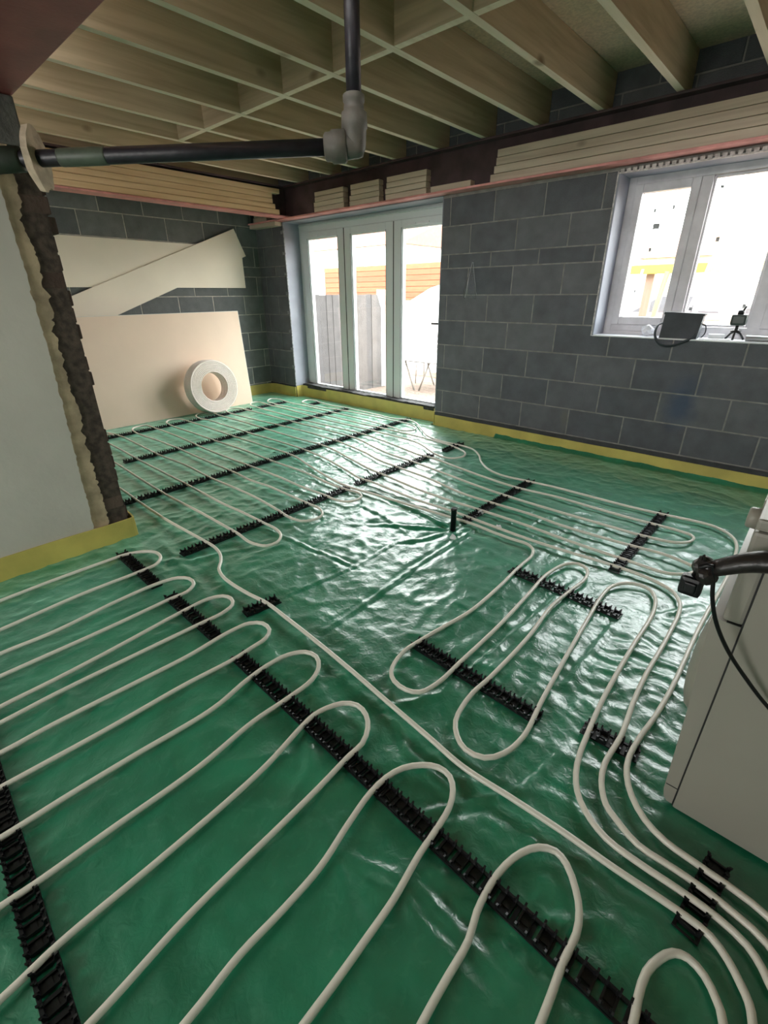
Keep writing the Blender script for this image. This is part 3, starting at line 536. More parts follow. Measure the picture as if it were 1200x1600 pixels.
# ------------------------------------------------------------------ green membrane
FOLDS = [([(-1.271, 2.231), (-1.28, 1.71), (-1.255, 1.379), (-1.245, 0.98)], .010, .010), ([(-1.30, 2.231), (-1.31, 1.71), (-1.285, 1.379)], .007, -.004),
 ([(-1.523, 1.9), (-1.511, 1.463), (-1.55, 1.191), (-1.58, 1.022)], .008, .007), ([(-1.384, 2.132), (-1.644, 2.179), (-1.918, 2.211), (-2.2, 2.25)], .018, .016), ([(-1.38, 2.113), (-1.557, 2.003), (-1.785, 1.848)], .015, .012),
 ([(-1.366, 2.093), (-1.433, 1.906), (-1.518, 1.78)], .013, .010), ([(-2.355, 2.486), (-2.164, 2.386), (-1.906, 2.37)], .010, .007), ([(-2.061, 2.014), (-1.798, 1.981), (-1.523, 1.9)], .012, .008),
 ([(-2.25, 1.37), (-2.075, 1.391), (-1.807, 1.408), (-1.489, 1.44)], .010, .009), ([(-.785, .858), (-.671, 1.035), (-.632, 1.585), (-.604, 2.067)], .012, .009), ([(-1.476, .224), (-1.587, .18), (-1.808, .101)], .02, .010),
 ([(-.355, 1.859), (-.355, 1.67), (-.364, 1.348)], .012, .009), ([(-.245, 2.016), (-.188, 2.097), (-.104, 2.234)], .014, .010), ([(-1.463, 2.837), (-1.19, 2.779), (-1.081, 2.74)], .008, .007),
 ([(-2.6, .90), (-2.3, .86), (-1.9, .80), (-1.7, .74)], .03, .010), ([(-2.35, .78), (-2.2, .9), (-2.15, 1.1)], .02, .008), ([(-.5, .62), (-.3, .9), (-.25, 1.15)], .012, .009), ([(-.24, 1.2), (-.1, 1.15), (0.0, 1.12)], .012, .009),
 ([(.0, .75), (-.15, .62), (-.28, .55)], .014, .010), ([(-.55, .45), (-.35, .52), (-.1, .5)], .012, .008), ([(-.95, .66), (-.8, .55), (-.75, .4)], .02, .009), ([(-.72, .85), (-.62, .78), (-.42, .76)], .012, .008)]
def seg_d(p, a, b):
    ax, ay = a; bx, by = b; dx, dy = bx - ax, by - ay; t = ((p[0] - ax) * dx + (p[1] - ay) * dy) / (dx * dx + dy * dy); t = max(0, min(1, t))
    return math.hypot(p[0] - ax - dx * t, p[1] - ay - dy * t), t
def blob(x, y, cx, cy, rx, ry): return math.exp(-(((x - cx) / rx) ** 2 + ((y - cy) / ry) ** 2))
NV = noise.noise
def sheet_z(x, y):
    z = .0035 * NV(Vector((x * 1.7, y * 1.7, 0))) + .0016 * NV(Vector((x * 5, y * 5, 7)))
    # gentle crossing wrinkles everywhere
    r1 = 1 - abs(NV(Vector((x * 3.2 + .5 * NV(Vector((x * 3, y * 3, 0))), y * 6.5, 2)))); z += .0045 * r1 ** 7
    r2 = 1 - abs(NV(Vector((x * 7, y * 2.6, 9)))); z += .0035 * r2 ** 8
    z += .0007 * NV(Vector((x * 18, y * 18, 1)))
    cx, cy = x + .05 * NV(Vector((x * 4, y * 4, 50))), y + .05 * NV(Vector((x * 4, y * 4, 60)))
    act = .5 + .5 * NV(Vector((x * 1.1, y * 1.1, 70)))
    z += act * .0060 * (1 - abs(NV(Vector((cx * 8, cy * 8, 80))))) ** 6 + act * .0035 * (1 - abs(NV(Vector((cx * 15, cy * 11, 90))))) ** 5
    # dense crinkles by the appliance, across the pipes
    k = blob(x, y, -.12, 1.62, .33, .42)
    if k > .02:
        q = NV(Vector((x * 3.5, y * 17 + 2.2 * NV(Vector((x * 5, y * 4, 3))), 4))); z += k * (.012 * (1 - abs(q)) ** 3 + .003 * NV(Vector((x * 18, y * 30, 4))) - .002)
    k = blob(x, y, -1.75, 1.75, .55, .55)
    if k > .03: z += k * (.007 * (1 - abs(NV(Vector((x * 9 + y * 3, y * 6, 14))))) ** 4 + .0025 * NV(Vector((x * 26, y * 26, 11))))
    k = blob(x, y, -2.6, 2.3, .7, .7)
    if k > .03: z += k * .006 * (1 - abs(NV(Vector((x * 5, y * 12, 24))))) ** 4
    k = blob(x, y, -.62, 1.2, .4, .4)
    if k > .03: z += k * .007 * (1 - abs(NV(Vector((x * 11, y * 4.5, 34))))) ** 5
    k = blob(x, y, -.6, .55, .9, .3)
    if k > .03: z += k * .008 * (1 - abs(NV(Vector((x * 3 + y * 4, y * 7 - x * 3, 44))))) ** 5
    for (pl, wd, h) in FOLDS:
        bx0 = min(p[0] for p in pl) - .1; bx1 = max(p[0] for p in pl) + .1; by0 = min(p[1] for p in pl) - .1; by1 = max(p[1] for p in pl) + .1
        if not (bx0 < x < bx1 and by0 < y < by1): continue
        dd = min(seg_d((x, y), a, b)[0] for a, b in zip(pl, pl[1:]))
        if dd < wd * 3.5:
            e0 = min(1, math.hypot(x - pl[0][0], y - pl[0][1]) / .10 + .15); e1 = min(1, math.hypot(x - pl[-1][0], y - pl[-1][1]) / .10 + .1)
            z += h * math.exp(-abs(dd / (wd * .75)) ** 1.3) * e0 * e1 - .35 * abs(h) * math.exp(-((dd - wd * 2) / wd) ** 2)
    dp = math.hypot(x + 1.37, y - 2.12)
    if dp < .3:
        a = math.atan2(y - 2.12, x + 1.37); z += .014 * math.exp(-dp / .09) * (0.5 + .5 * math.sin(a * 9 + 1)) * (1 if dp > .02 else 0)
    # lap up the wall
    if y > 4.0 and x > -2.2: z += min(1, (y - 4.0) / .045) ** 2 * (.036 + .010 * NV(Vector((x * 4, 0, 0))))
    z = max(-.004, z)
    for (ra, rb, _) in RAILS:
        if min(ra[0], rb[0]) - .06 < x < max(ra[0], rb[0]) + .06 and min(ra[1], rb[1]) - .05 < y < max(ra[1], rb[1]) + .05:
            dd = seg_d((x, y), ra, rb)[0]
            if dd < .055: z = min(z, .006 + max(0, dd - .034) * .6)
    if (int(x // .0125), int(y // .0125)) in NEAR: z = min(z, .015)
    return min(z, .019 if y < 4.0 else .06) + .004
mb = MB(); bm = mb.bm
ST = .0125
GX = [-5.85 + i * .10 for i in range(3)] + [-5.58 + i * ST for i in range(int(6.3 / ST) + 1)]
GX += [GX[-1] + .12 * (i + 1) for i in range(17)]; GX = [g for g in GX if g < 2.99]
GY = [-3.19 + i * .12 for i in range(24)]; y = GY[-1] + .02
while y < 4.04: GY.append(y); y += ST if y > -.45 else .04
GY += [4.044]
rows = [[bm.verts.new((x, y, sheet_z(x, y))) for y in GY] for x in GX]
for i in range(len(GX) - 1):
    for j in range(len(GY) - 1):
        bm.faces.new((rows[i][j], rows[i + 1][j], rows[i + 1][j + 1], rows[i][j + 1])).smooth = True
# piece running into the door recess
xs = [g for g in GX if -5.29 < g < -2.98]
last = None
for x in xs:
    r = [bm.verts.new((x, yy, sheet_z(x, yy) if yy < 4.1 else .006)) for yy in (4.044, 4.08, 4.12, 4.160)]
    if last:
        for k in range(3): bm.faces.new((last[k], r[k], r[k + 1], last[k + 1])).smooth = True
    last = r
M_SHEET = bpy.data.materials.new('green_polythene'); M_SHEET.use_nodes = True
nt = M_SHEET.node_tree; b = nt.nodes['Principled BSDF']
b.inputs['Roughness'].default_value = 0.40; b.inputs['Specular IOR Level'].default_value = 0.6
b.inputs['Coat Weight'].default_value = 1.0; b.inputs['Coat Roughness'].default_value = 0.23; b.inputs['Coat IOR'].default_value = 1.6
b.inputs['Sheen Weight'].default_value = 1.0; b.inputs['Sheen Roughness'].default_value = 0.35; b.inputs['Sheen Tint'].default_value = (0.50, 1.0, 0.78, 1)
tc = nt.nodes.new('ShaderNodeTexCoord')
def tn(scale, detail=3, dist=0.0):
    n = nt.nodes.new('ShaderNodeTexNoise'); n.inputs['Scale'].default_value = scale; n.inputs['Detail'].default_value = detail; n.inputs['Distortion'].default_value = dist
    nt.links.new(tc.outputs['Object'], n.inputs[0]); return n
n1 = tn(3.2, 8, 1.2); r1 = nt.nodes.new('ShaderNodeValToRGB'); nt.links.new(n1.outputs[0], r1.inputs[0])
r1.color_ramp.elements[0].position = .36; r1.color_ramp.elements[0].color = (0.003, 0.145, 0.068, 1)
r1.color_ramp.elements[1].position = .68; r1.color_ramp.elements[1].color = (0.008, 0.225, 0.112, 1)
n3 = tn(34, 4, .8); r3 = nt.nodes.new('ShaderNodeMapRange'); r3.inputs[1].default_value = .56; r3.inputs[2].default_value = .8; r3.inputs[3].default_value = 0; r3.inputs[4].default_value = .45
nt.links.new(n3.outputs[0], r3.inputs[0])
mx = nt.nodes.new('ShaderNodeMix'); mx.data_type = 'RGBA'; nt.links.new(r3.outputs[0], mx.inputs[0]); nt.links.new(r1.outputs[0], mx.inputs[6]); mx.inputs[7].default_value = (.06, .28, .16, 1)
nt.links.new(mx.outputs[2], b.inputs['Base Color'])
n2 = tn(38, 6, .8); n4 = tn(8, 2, .5)
ad = nt.nodes.new('ShaderNodeMath'); ad.operation = 'ADD'; nt.links.new(n2.outputs[0], ad.inputs[0]); nt.links.new(n4.outputs[0], ad.inputs[1])
bp = nt.nodes.new('ShaderNodeBump'); bp.inputs['Strength'].default_value = .30; bp.inputs['Distance'].default_value = .008
nt.links.new(ad.outputs[0], bp.inputs['Height']); nt.links.new(bp.outputs[0], b.inputs['Normal']); nt.links.new(bp.outputs[0], b.inputs['Coat Normal'])
o = mb.build('green_membrane', M_SHEET); tag(o, 'wrinkled glossy green polythene membrane covering the whole floor', 'membrane')

# ------------------------------------------------------------------ heating pipes
def pipe(name, pts, label, seed):
    P = spline([(x, y, .030 + .003 * NV(Vector((x * 2.5, y * 2.5, seed)))) for x, y in pts], .022)
    mb = MB(); mb.tube(P, .0084, 10); o = mb.build(name, M_PIPE); tag(o, label, 'pipe', None); return o
pipe('heating_pipe', PIPE_C1, 'off-white heating pipe with the single long diagonal lead, near far-field rows and centre loops', 1)
pipe('heating_pipe', PIPE_C2, 'off-white heating pipe nearest the window wall, with long rows beside the window', 2)
pipe('heating_pipe', PIPE_C3, 'off-white heating pipe in wide loops across the lower left foreground', 3)

# ------------------------------------------------------------------ clip rails
def clip_mesh():
    mb = MB()
    for s in (-1, 1):
        y = s * .0125
        out = [(-.024, 0), (.024, 0), (.0245, .016), (.027, .024), (.020, .022), (.016, .010), (-.016, .010), (-.020, .022), (-.027, .024), (-.0245, .016)]
        mb.poly(out, y - .0024, y + .0024, 'XZ')
        for t in (-1, 1): mb.box(t * .0185 - .002, t * .0185 + .002, y - s * .004 - .002, y - s * .004 + .002, 0.0, .0215)
    mb.box(-.019, .019, -.012, .012, 0, .004); mb.box(-.006, .006, -.012, .012, 0.0, .006); mb.box(-.024, -.018, -.0125, .0125, 0, .014); mb.box(.018, .024, -.0125, .0125, 0, .014)
    bmesh.ops.recalc_face_normals(mb.bm, faces=mb.bm.faces[:])
    me = bpy.data.meshes.new('clip'); mb.bm.to_mesh(me); mb.bm.free(); me.materials.append(M_BLACK); return me
SPL = {}
CLIP = clip_mesh(); PITCH = .042
def rail(a, b, label):
    A = Vector((a[0], a[1], 0)); B = Vector((b[0], b[1], 0)); L = (B - A).length; ang = math.atan2(B.y - A.y, B.x - A.x) - math.pi / 2
    n = max(2, int(L / PITCH)); zc = 0.012
    root = empty('clip_rail', (A.x, A.y, zc), (0, 0, ang)); tag(root, label, 'pipe rail', 'black clip rails')
    mb = MB()
    for s in (-1, 1): mb.box(s * .0225 - .004, s * .0225 + .004, 0, n * PITCH, 0, .006)
    for i in range(n + 1):
        y = i * PITCH; mb.box(-.02, .02, max(0, y - .005), min(n * PITCH, y + .005), 0, .003)
    mb.build('base_strip', M_BLACK, root)
    fx = []
    for pl in (PIPE_C1, PIPE_C2, PIPE_C3):          # a clip sits squarely under every pipe that crosses
        SP = SPL.setdefault(id(pl), [(v.x, v.y) for v in spline([(x, y, 0) for x, y in pl], .022)])
        for p, q in zip(SP, SP[1:]):
            dx, dy = (B - A).normalized().x, (B - A).normalized().y
            s0 = (p[0] - A.x) * dy - (p[1] - A.y) * dx; s1 = (q[0] - A.x) * dy - (q[1] - A.y) * dx
            if s0 * s1 < 0:
                t = s0 / (s0 - s1); cx, cy = p[0] + (q[0] - p[0]) * t, p[1] + (q[1] - p[1]) * t
                yc = (cx - A.x) * dx + (cy - A.y) * dy
                if .0 < yc < n * PITCH and all(abs(v - yc) > .03 for v in fx): fx.append(yc)
    ys = sorted(fx); marks = [-PITCH / 2] + ys + [n * PITCH + PITCH / 2]
    for u, v in zip(marks, marks[1:]):
        k = int(round((v - u) / PITCH))
        if k > 1 and (v - u) / k < .031: k -= 1
        ys += [u + (v - u) * j / k for j in range(1, k)] if k > 1 else []
    for yc in sorted(ys):
        c = bpy.data.objects.new('clip', CLIP); COL.objects.link(c); c.parent = root; c.location = (0, yc, .001)
        c.rotation_euler = (random.uniform(-.03, .03), random.uniform(-.03, .03), random.uniform(-.03, .03))
    return root
for a, b_, l in RAILS: rail(a, b_, l)
# ------------------------------------------------------------------ boards and coil at the back wall
mb = MB(); mb.box(-5.875, -5.850, 0.9, 3.80, 1.375, 1.835, bev=.002)
tag(mb.build('insulation_board', M_FOIL), 'cream board fixed level on the blockwork, behind the slanting one', 'board')
dx, dz = -.936 * 2.4, -.352 * 2.4
tag(MB().poly([(3.71, 2.03), (3.84, 1.74), (3.84 + dx, 1.74 + dz), (3.71 + dx, 2.03 + dz)], -5.8495, -5.826, 'YZ').build('insulation_board', M_FOIL), 'long cream board slanting up to the right across the level one', 'board')
r = empty('plasterboard', (-5.42, 2.2, .010), (0, math.radians(-9.3), 0)); tag(r, 'large buff pink plasterboard sheet leaning at the back wall behind the pipe coil', 'plasterboard')
mb = MB()
mb.poly([(-1.25, 0), (1.215, 0), (1.275, 1.115), (-1.25, 1.105)], -.0062, .0062, 'YZ')
mb.build('face_paper', M_BOARD, r)
mb = MB(); mb.poly([(-1.25, 1.105), (1.275, 1.115), (1.275, 1.119), (-1.25, 1.109)], -.0062, .0062, 'YZ'); mb.poly([(1.215, 0), (1.219, 0), (1.279, 1.119), (1.275, 1.119)], -.0062, .0062, 'YZ')
mb.build('cut_edge', M_BOARDE, r)
# coil
ct = Matrix.Rotation(math.radians(90), 4, 'Y')
r = empty('pipe_coil', (-5.265, 2.80, .318), (0, math.radians(-7), 0)); tag(r, 'coil of off-white heating pipe in clear wrap leaning on the plasterboard', 'pipe coil')
M_COILP = mat('coil_pipe', (0.90, 0.80, 0.74), 0.45)
mb = MB()
def ring(mb, R, x, rr=.0082, n=56):
    mb.tube([(x, R * math.cos(t * 2 * math.pi / n), R * math.sin(t * 2 * math.pi / n)) for t in range(n)], rr, 8, closed=True)
NX = 10; R0, R1 = .170, .294
for i in range(NX):
    x = -.078 + i * .0165; off = .0 if i % 2 else .004
    ring(mb, R1 - off - (.006 if i in (0, NX - 1) else 0), x); ring(mb, R0 + off, x)
for k in range(1, 8):
    R = R0 + (R1 - R0) * k / 8
    ring(mb, R, -.078); ring(mb, R, -.078 + (NX - 1) * .0165)
mb.build('wound_pipe', M_COILP, r)
M_WRAP = bpy.data.materials.new('clear_wrap'); M_WRAP.use_nodes = True
nt = M_WRAP.node_tree; nt.nodes.clear()
o_ = nt.nodes.new('ShaderNodeOutputMaterial'); t_ = nt.nodes.new('ShaderNodeBsdfTransparent'); g_ = nt.nodes.new('ShaderNodeBsdfPrincipled'); x_ = nt.nodes.new('ShaderNodeMixShader')
g_.inputs['Base Color'].default_value = (.85, .80, .78, 1); g_.inputs['Roughness'].default_value = .25
nz = nt.nodes.new('ShaderNodeTexNoise'); nz.inputs['Scale'].default_value = 14; tcc = nt.nodes.new('ShaderNodeTexCoord'); nt.links.new(tcc.outputs['Object'], nz.inputs[0])
mr = nt.nodes.new('ShaderNodeMapRange'); mr.inputs[1].default_value = .4; mr.inputs[2].default_value = .7; mr.inputs[3].default_value = .0; mr.inputs[4].default_value = .05
nt.links.new(nz.outputs[0], mr.inputs[0]); nt.links.new(mr.outputs[0], x_.inputs[0]); nt.links.new(t_.outputs[0], x_.inputs[1]); nt.links.new(g_.outputs[0], x_.inputs[2]); nt.links.new(x_.outputs[0], o_.inputs[0])
mb = MB(); n = 72; m_ = 14; rings = []
for i in range(n):
    a = i * 2 * math.pi / n; row = []
    for k in range(m_):
        b2 = k * 2 * math.pi / m_
        cx = .091 * max(-1, min(1, 1.35 * math.cos(b2))); cr = .073 * max(-1, min(1, 1.35 * math.sin(b2))) + (R0 + R1) / 2
        cr += .004 * math.sin(a * 23 + k) * (1 if k % 2 else .4) + .003 * NV(Vector((a * 6, k, 0)))
        row.append(mb.bm.verts.new((cx - .002 + .003 * math.sin(a * 31), cr * math.cos(a), cr * math.sin(a))))
    rings.append(row)
for i in range(n):
    A, B = rings[i], rings[(i + 1) % n]
    for k in range(m_): mb.bm.faces.new((A[k], A[(k + 1) % m_], B[(k + 1) % m_], B[k]))
mb.build('clear_wrap', M_WRAP, r)

# ------------------------------------------------------------------ black waste pipe
r = empty('waste_pipe', (-1.545, 1.553, 1.80)); tag(r, 'black waste pipe dropping from the ceiling, turning through grey elbows towards the brick pier', 'pipe')
def T(o): o.parent = r; o.matrix_parent_inverse = Matrix.Translation(r.location).inverted(); return o
E = Vector((-1.545, 1.553, 1.790)); HD = Vector((-.952, -.917, -.036)).normalized(); HD = (Vector((-2.395, .727, 1.756)) - Vector((-1.597, 1.469, 1.788))).normalized()
H0 = Vector((-1.597, 1.469, 1.788))
T(MB().tube([(-1.552, 1.560, 1.93), (-1.556, 1.565, 2.20), (-1.560, 1.570, 2.63)], .0278, 20).build('down_pipe', M_IRON))
T(MB().tube([H0 + HD * .02, H0 + HD * .60, H0 + HD * 1.0, H0 + HD * 1.26, H0 + HD * 1.62], .0278, 20).build('cross_pipe', M_IRON))
mb = MB()
V0 = Vector((-1.551, 1.558, 1.955))
dn = Vector((.02, -.02, -1)).normalized()
# upper socket with lip, then the knuckle, then the side socket
mb.tube([V0, V0 + dn * .004, V0 + dn * .022, V0 + dn * .026, V0 + dn * .05, V0 + dn * .056, V0 + dn * .10, V0 + dn * .106, V0 + dn * .135, V0 + dn * .165, V0 + dn * .185], [.034, .040, .040, .036, .038, .047, .049, .044, .043, .040, .030], 24)
K = V0 + dn * .155
mb.tube([K - HD * .030, K - HD * .01, K + HD * .02, K + HD * .05], [.034, .040, .042, .043], 24)
mb.tube([K + HD * .030, K + HD * .036, K + HD * .085, K + HD * .092, K + HD * .110, K + HD * .116], [.044, .053, .053, .046, .045, .036], 24)
T(mb.build('elbow', M_GREYP))
# shift of the horizontal pipe so that it leaves the side socket
off = (K + HD * .10) - (H0 + HD * ((K + HD * .10 - H0).dot(HD)))
for c in r.children:
    if c.name.startswith('cross_pipe'): c.location = c.location + off
H0 = H0 + off
T(MB().tube([H0 + HD * .845, H0 + HD * .85, H0 + HD * .95, H0 + HD * 1.02, H0 + HD * 1.025], [.0282, .0296, .0300, .0296, .0282], 20).build('tape_wrap', M_TAPE))
T(MB().tube([H0 + HD * 1.165, H0 + HD * 1.17, H0 + HD * 1.30, H0 + HD * 1.60], [.030, .041, .045, .046], 20).build('pipe_sleeve', M_SLEEVE))
mb = MB(); c0 = H0 + HD * 1.10; u = HD.cross(Vector((0, 0, 1))).normalized(); v = u.cross(HD)
A = []; B = []; n = 30
for i in range(n):
    a = i * 2 * math.pi / n; R = .104 + .016 * NV(Vector((math.cos(a) * 2, math.sin(a) * 2, 0))) + (.0 if math.cos(a) > -.95 else 0)
    A.append(mb.bm.verts.new(c0 + (u * math.cos(a) * .60 + v * math.sin(a)) * R)); B.append(mb.bm.verts.new(c0 + HD * (.026 + .008 * NV(Vector((a, 0, 3)))) + (u * math.cos(a) * .60 + v * math.sin(a)) * R * .97))
mb.bm.faces.new(A); mb.bm.faces.new(B[::-1])
for i in range(n): mb.bm.faces.new((A[i], B[i], B[(i + 1) % n], A[(i + 1) % n]))
T(mb.build('foam_collar', M_COLLAR))

# ------------------------------------------------------------------ upright stub, scraps
mb = MB(); mb.lathe([(.0165, 0), (.0165, .130), (.019, .131), (.019, .143), (.015, .146), (.012, .1455), (.0001, .1455)], (0, 0, 0), 20)
o = mb.build('pipe_stub', M_BLACK, loc=(-1.368, 2.118, .008)); tag(o, 'short black capped pipe standing up through the membrane', 'pipe stub')
def scrap(x, y, z, s, seed, label, name='plastic_scrap', M=M_WHITE, cat='scrap', zs=.8):
    bm = bmesh.new(); bmesh.ops.create_icosphere(bm, subdivisions=2, radius=s)
    for v in bm.verts:
        k = 1 + .55 * NV(v.co * (1.4 / s) + Vector((seed, 0, 0))); v.co = Vector((v.co.x * k, v.co.y * k * .75, v.co.z * k * zs))
    zmin = min(v.co.z for v in bm.verts)
    for v in bm.verts: v.co.z -= zmin
    mb = MB(); mb.merge(bm); o = mb.build(name, M, loc=(x, y, z)); tag(o, label, cat); return o
scrap(-1.165, 2.30, .010, .020, 3, 'small white plastic scrap on the membrane to the right of the black stub'); scrap(-1.30, 2.02, .010, .020, 9, 'small white plastic scrap on the membrane in front of the black stub'); scrap(-1.36, 2.42, .010, .017, 5, 'tiny white plastic scrap just behind the black stub')

# hanging clear bag on the wall
M_CLEAR = M_WRAP.copy(); M_CLEAR.name = 'clear_bag'
mb = MB(); n = 16; rr = []
for k, (z, w_, d_) in enumerate(((0, .004, .003), (-.06, .02, .010), (-.14, .045, .016), (-.22, .065, .020), (-.27, .070, .016), (-.285, .060, .006))):
    rr.append([mb.bm.verts.new((w_ * math.cos(a * 2 * math.pi / n) * (1 + .15 * math.sin(a * 3 + k)), -.012 - d_ * (1 + math.sin(a * 2 * math.pi / n)) * .6 - .002 * math.sin(a * 5), z)) for a in range(n)])
for A, B in zip(rr, rr[1:]):
    for k in range(n): mb.bm.faces.new((A[k], A[(k + 1) % n], B[(k + 1) % n], B[k])).smooth = True
for nd in M_CLEAR.node_tree.nodes:
    if nd.type == 'MAP_RANGE': nd.inputs[3].default_value = .10; nd.inputs[4].default_value = .26
    if nd.type == 'BSDF_PRINCIPLED': nd.inputs['Base Color'].default_value = (.35, .38, .42, 1)
r = empty('plastic_bag', (-2.585, 4.064, 1.53)); tag(r, 'small clear plastic bag hanging from a nail on the blockwork between door and window', 'bag')
mb.build('clear_film', M_CLEAR, r)
mb = MB(); mb.tube([(0, .008, .012), (0, -.02, .014)], .0025, 8); mb.tube([(-.005, -.014, .012), (-.03, -.016, -.12), (-.055, -.018, -.27)], .0012, 5); mb.tube([(.005, -.014, .012), (.03, -.016, -.10), (.065, -.018, -.25)], .0012, 5)
mb.build('nail_and_string', M_WHITE, r)

# ------------------------------------------------------------------ appliance on the right
r = empty('washing_machine', (0.0, 1.127, 0.006)); tag(r, 'off-white washing machine standing on the membrane at the right edge, side towards the camera', 'washing machine')
def V(o): return o
mb = MB(); mb.box(.030, .585, 0, .598, .012, .845, bev=.006); mb.build('body', M_APPL, r)
mb = MB(); mb.poly([(.0285, .022), (.014, .022), (.004, .034), (-.001, .06), (-.012, .35), (-.028, .60), (-.028, .62), (.0285, .62)], .001, .597, 'XZ'); mb.build('front_panel', M_APPL, r)
mb = MB(); mb.box(-.010, .0285, .001, .597, .623, .843, bev=.008); mb.build('control_panel', M_APPL, r)
mb = MB(); mb.box(-.010, .600, -.002, .600, .847, .872, bev=.007); mb.build('top_panel', M_APPL, r)
RY = Matrix.Rotation(math.radians(-90), 4, 'Y')
mb = MB(); mb.lathe([(.0001, .052), (.06, .050), (.12, .042), (.155, .030), (.170, .012), (.172, -.002)], (0, 0, 0), 40, RY)
o = mb.build('door', M_APPL, r, loc=(.002, .32, .30))
mb = MB(); mb.box(-.040, -.030, -.04, .04, .118, .135, bev=.004); mb.build('door_handle', M_APPL, o)
mb = MB(); mb.lathe([(.0001, .030), (.024, .029), (.028, .024), (.029, 0)], (0, 0, 0), 24, RY); mb.build('dial', M_APPL, r, loc=(-.008, .36, .74))
mb = MB(); mb.box(-.014, -.006, .40, .58, .66, .78, bev=.002); mb.build('detergent_drawer', M_APPL, r)
for (x, y) in ((.05, .04), (.55, .04), (.05, .56), (.55, .56)): MB().tube([(x, y, -.004), (x, y, .016)], .018, 12).build('foot', M_BLACK, r)
mb = MB(); mb.box(.0305, .585, -.0012, .0005, .018, .840, bev=0); mb.build('side_panel', M_APPL, r)
mb = MB(); mb.box(.0268, .0300, -.0010, .02, .02, .846); mb.box(.0, .0285, -.0006, .01, .0815, .0830); mb.box(.0, .0285, -.0008, .01, .6205, .6225); mb.build('seam', M_DARK, r)
# black hose and plug hanging over the near corner
M_HOSE = mat('black_hose', (0.022, 0.018, 0.017), 0.35, vary=.3, vscale=25, bump=.3, bscale=40)
r = empty('drain_hose', (.10, 1.05, .85)); tag(r, 'flattened black hose wrapped in tape, sticking out over the near corner of the washing machine', 'hose')
def T2(o, rr): o.parent = rr; o.matrix_parent_inverse = Matrix.Translation(rr.location).inverted(); return o
pts = spline([(-.048, 1.048, .783), (.0, 1.050, .815), (.045, 1.055, .833), (.10, 1.07, .862), (.18, 1.11, .893), (.28, 1.22, .902), (.40, 1.35, .902)], .012)
mb = MB(); mb.tube(pts, [.020 + .013 * min(1, i / 12) for i in range(len(pts))], 16, squash=.80); T2(mb.build('hose_body', M_HOSE), r)
bm = bmesh.new(); bmesh.ops.create_icosphere(bm, subdivisions=3, radius=.024)
for v in bm.verts: v.co = v.co * (1 + .5 * NV(v.co * 45)); v.co.z *= 1.15
mb = MB(); mb.merge(bm, M=Matrix.Translation((-.062, 1.046, .775)), smooth=False)
mb.tube([(-.070, 1.04, .785), (-.075, 1.035, .805), (-.071, 1.03, .813), (-.066, 1.03, .800)], .003, 8)
T2(mb.build('tape_end', M_HOSE), r)
r = empty('power_lead', (-.075, 1.04, .735)); tag(r, 'black plug dangling from the taped hose, cable running down the machine side', 'power lead')
mb = MB(); mb.box(-.098, -.056, 1.028, 1.056, .712, .755, bev=.008); mb.box(-.088, -.066, 1.022, 1.030, .722, .746, bev=.003); T2(mb.build('plug', M_BLACK), r)
cb = spline([(-.078, 1.042, .757), (-.070, 1.030, .785), (-.052, 1.030, .795), (-.045, 1.035, .770), (-.035, 1.040, .72), (-.015, 1.052, .66), (.020, 1.068, .595), (.065, 1.085, .535), (.120, 1.100, .475), (.22, 1.112, .40), (.42, 1.112, .30), (.60, 1.05, .12), (.66, 1.0, .022), (.90, .95, .022)], .015)
T2(MB().tube(cb, .0042, 10).build('cable', M_BLACK), r)

# ------------------------------------------------------------------ things on the window sill
zs0 = WZ0 + .0045
M_BAG = mat('grey_case', (0.050, 0.056, 0.066), 0.65, vary=.15, vscale=10, bump=.2, bscale=80)
r = empty('tool_case', (-.835, 4.12, zs0), (0, 0, math.radians(3))); tag(r, 'dark grey case standing on the window sill with its strap hanging over the edge', 'case')
mb = MB(); mb.poly([(-.120, 0), (.115, 0), (.128, .155), (-.112, .160)], -.05, .05, 'XZ'); mb.build('case_body', M_BAG, r)
mb = MB(); mb.poly([(-.118, .158), (.134, .152), (.136, .166), (-.118, .174)], -.056, .056, 'XZ'); mb.build('lid', M_BAG, r)
sp = spline([(-.112, -.03, .100), (-.140, -.045, .088), (-.150, -.06, .050), (-.140, -.068, .005), (-.10, -.074, -.040), (-.03, -.074, -.050), (.04, -.070, -.022), (.09, -.062, .006), (.110, -.055, .04)], .012)
MB().tube(sp, .015, 8, squash=.4).build('strap', M_BAG, r)
sp = spline([(.122, -.02, .10), (.150, -.03, .09), (.158, -.03, .04), (.140, -.02, .01)], .01); MB().tube(sp, .004, 8).build('wire_loop', M_DARK, r)
scrap(-1.06, 4.16, zs0, .045, 13, 'crumpled white tissue on the window sill left of the grey case', 'tissue', mat('tissue', (.75, .76, .82), .8), 'tissue')
M_LAS = mat('laser_green', (0.035, 0.05, 0.045), 0.4); M_ALU = mat('aluminium', (0.55, 0.56, 0.58), 0.35, metal=.6)
r = empty('laser_level', (-.505, 4.13, zs0)); tag(r, 'small dark laser level on a stubby tripod on the window sill', 'laser level')
mb = MB(); mb.box(-.045, .045, -.03, .03, .095, .165, bev=.014); mb.build('laser_body', M_LAS, r)
mb = MB(); mb.lathe([(.018, 0), (.018, .022), (.010, .026)], (0, 0, .165), 16); mb.tube([(.012, 0, .19), (.020, 0, .215)], .006, 8); mb.build('sight', M_BLACK, r)
mb = MB(); mb.tube([(0, 0, .055), (0, 0, .097)], .010, 10); mb.lathe([(.030, 0), (.030, .012), (.012, .016)], (0, 0, .052), 16); mb.build('mount', M_BLACK, r)
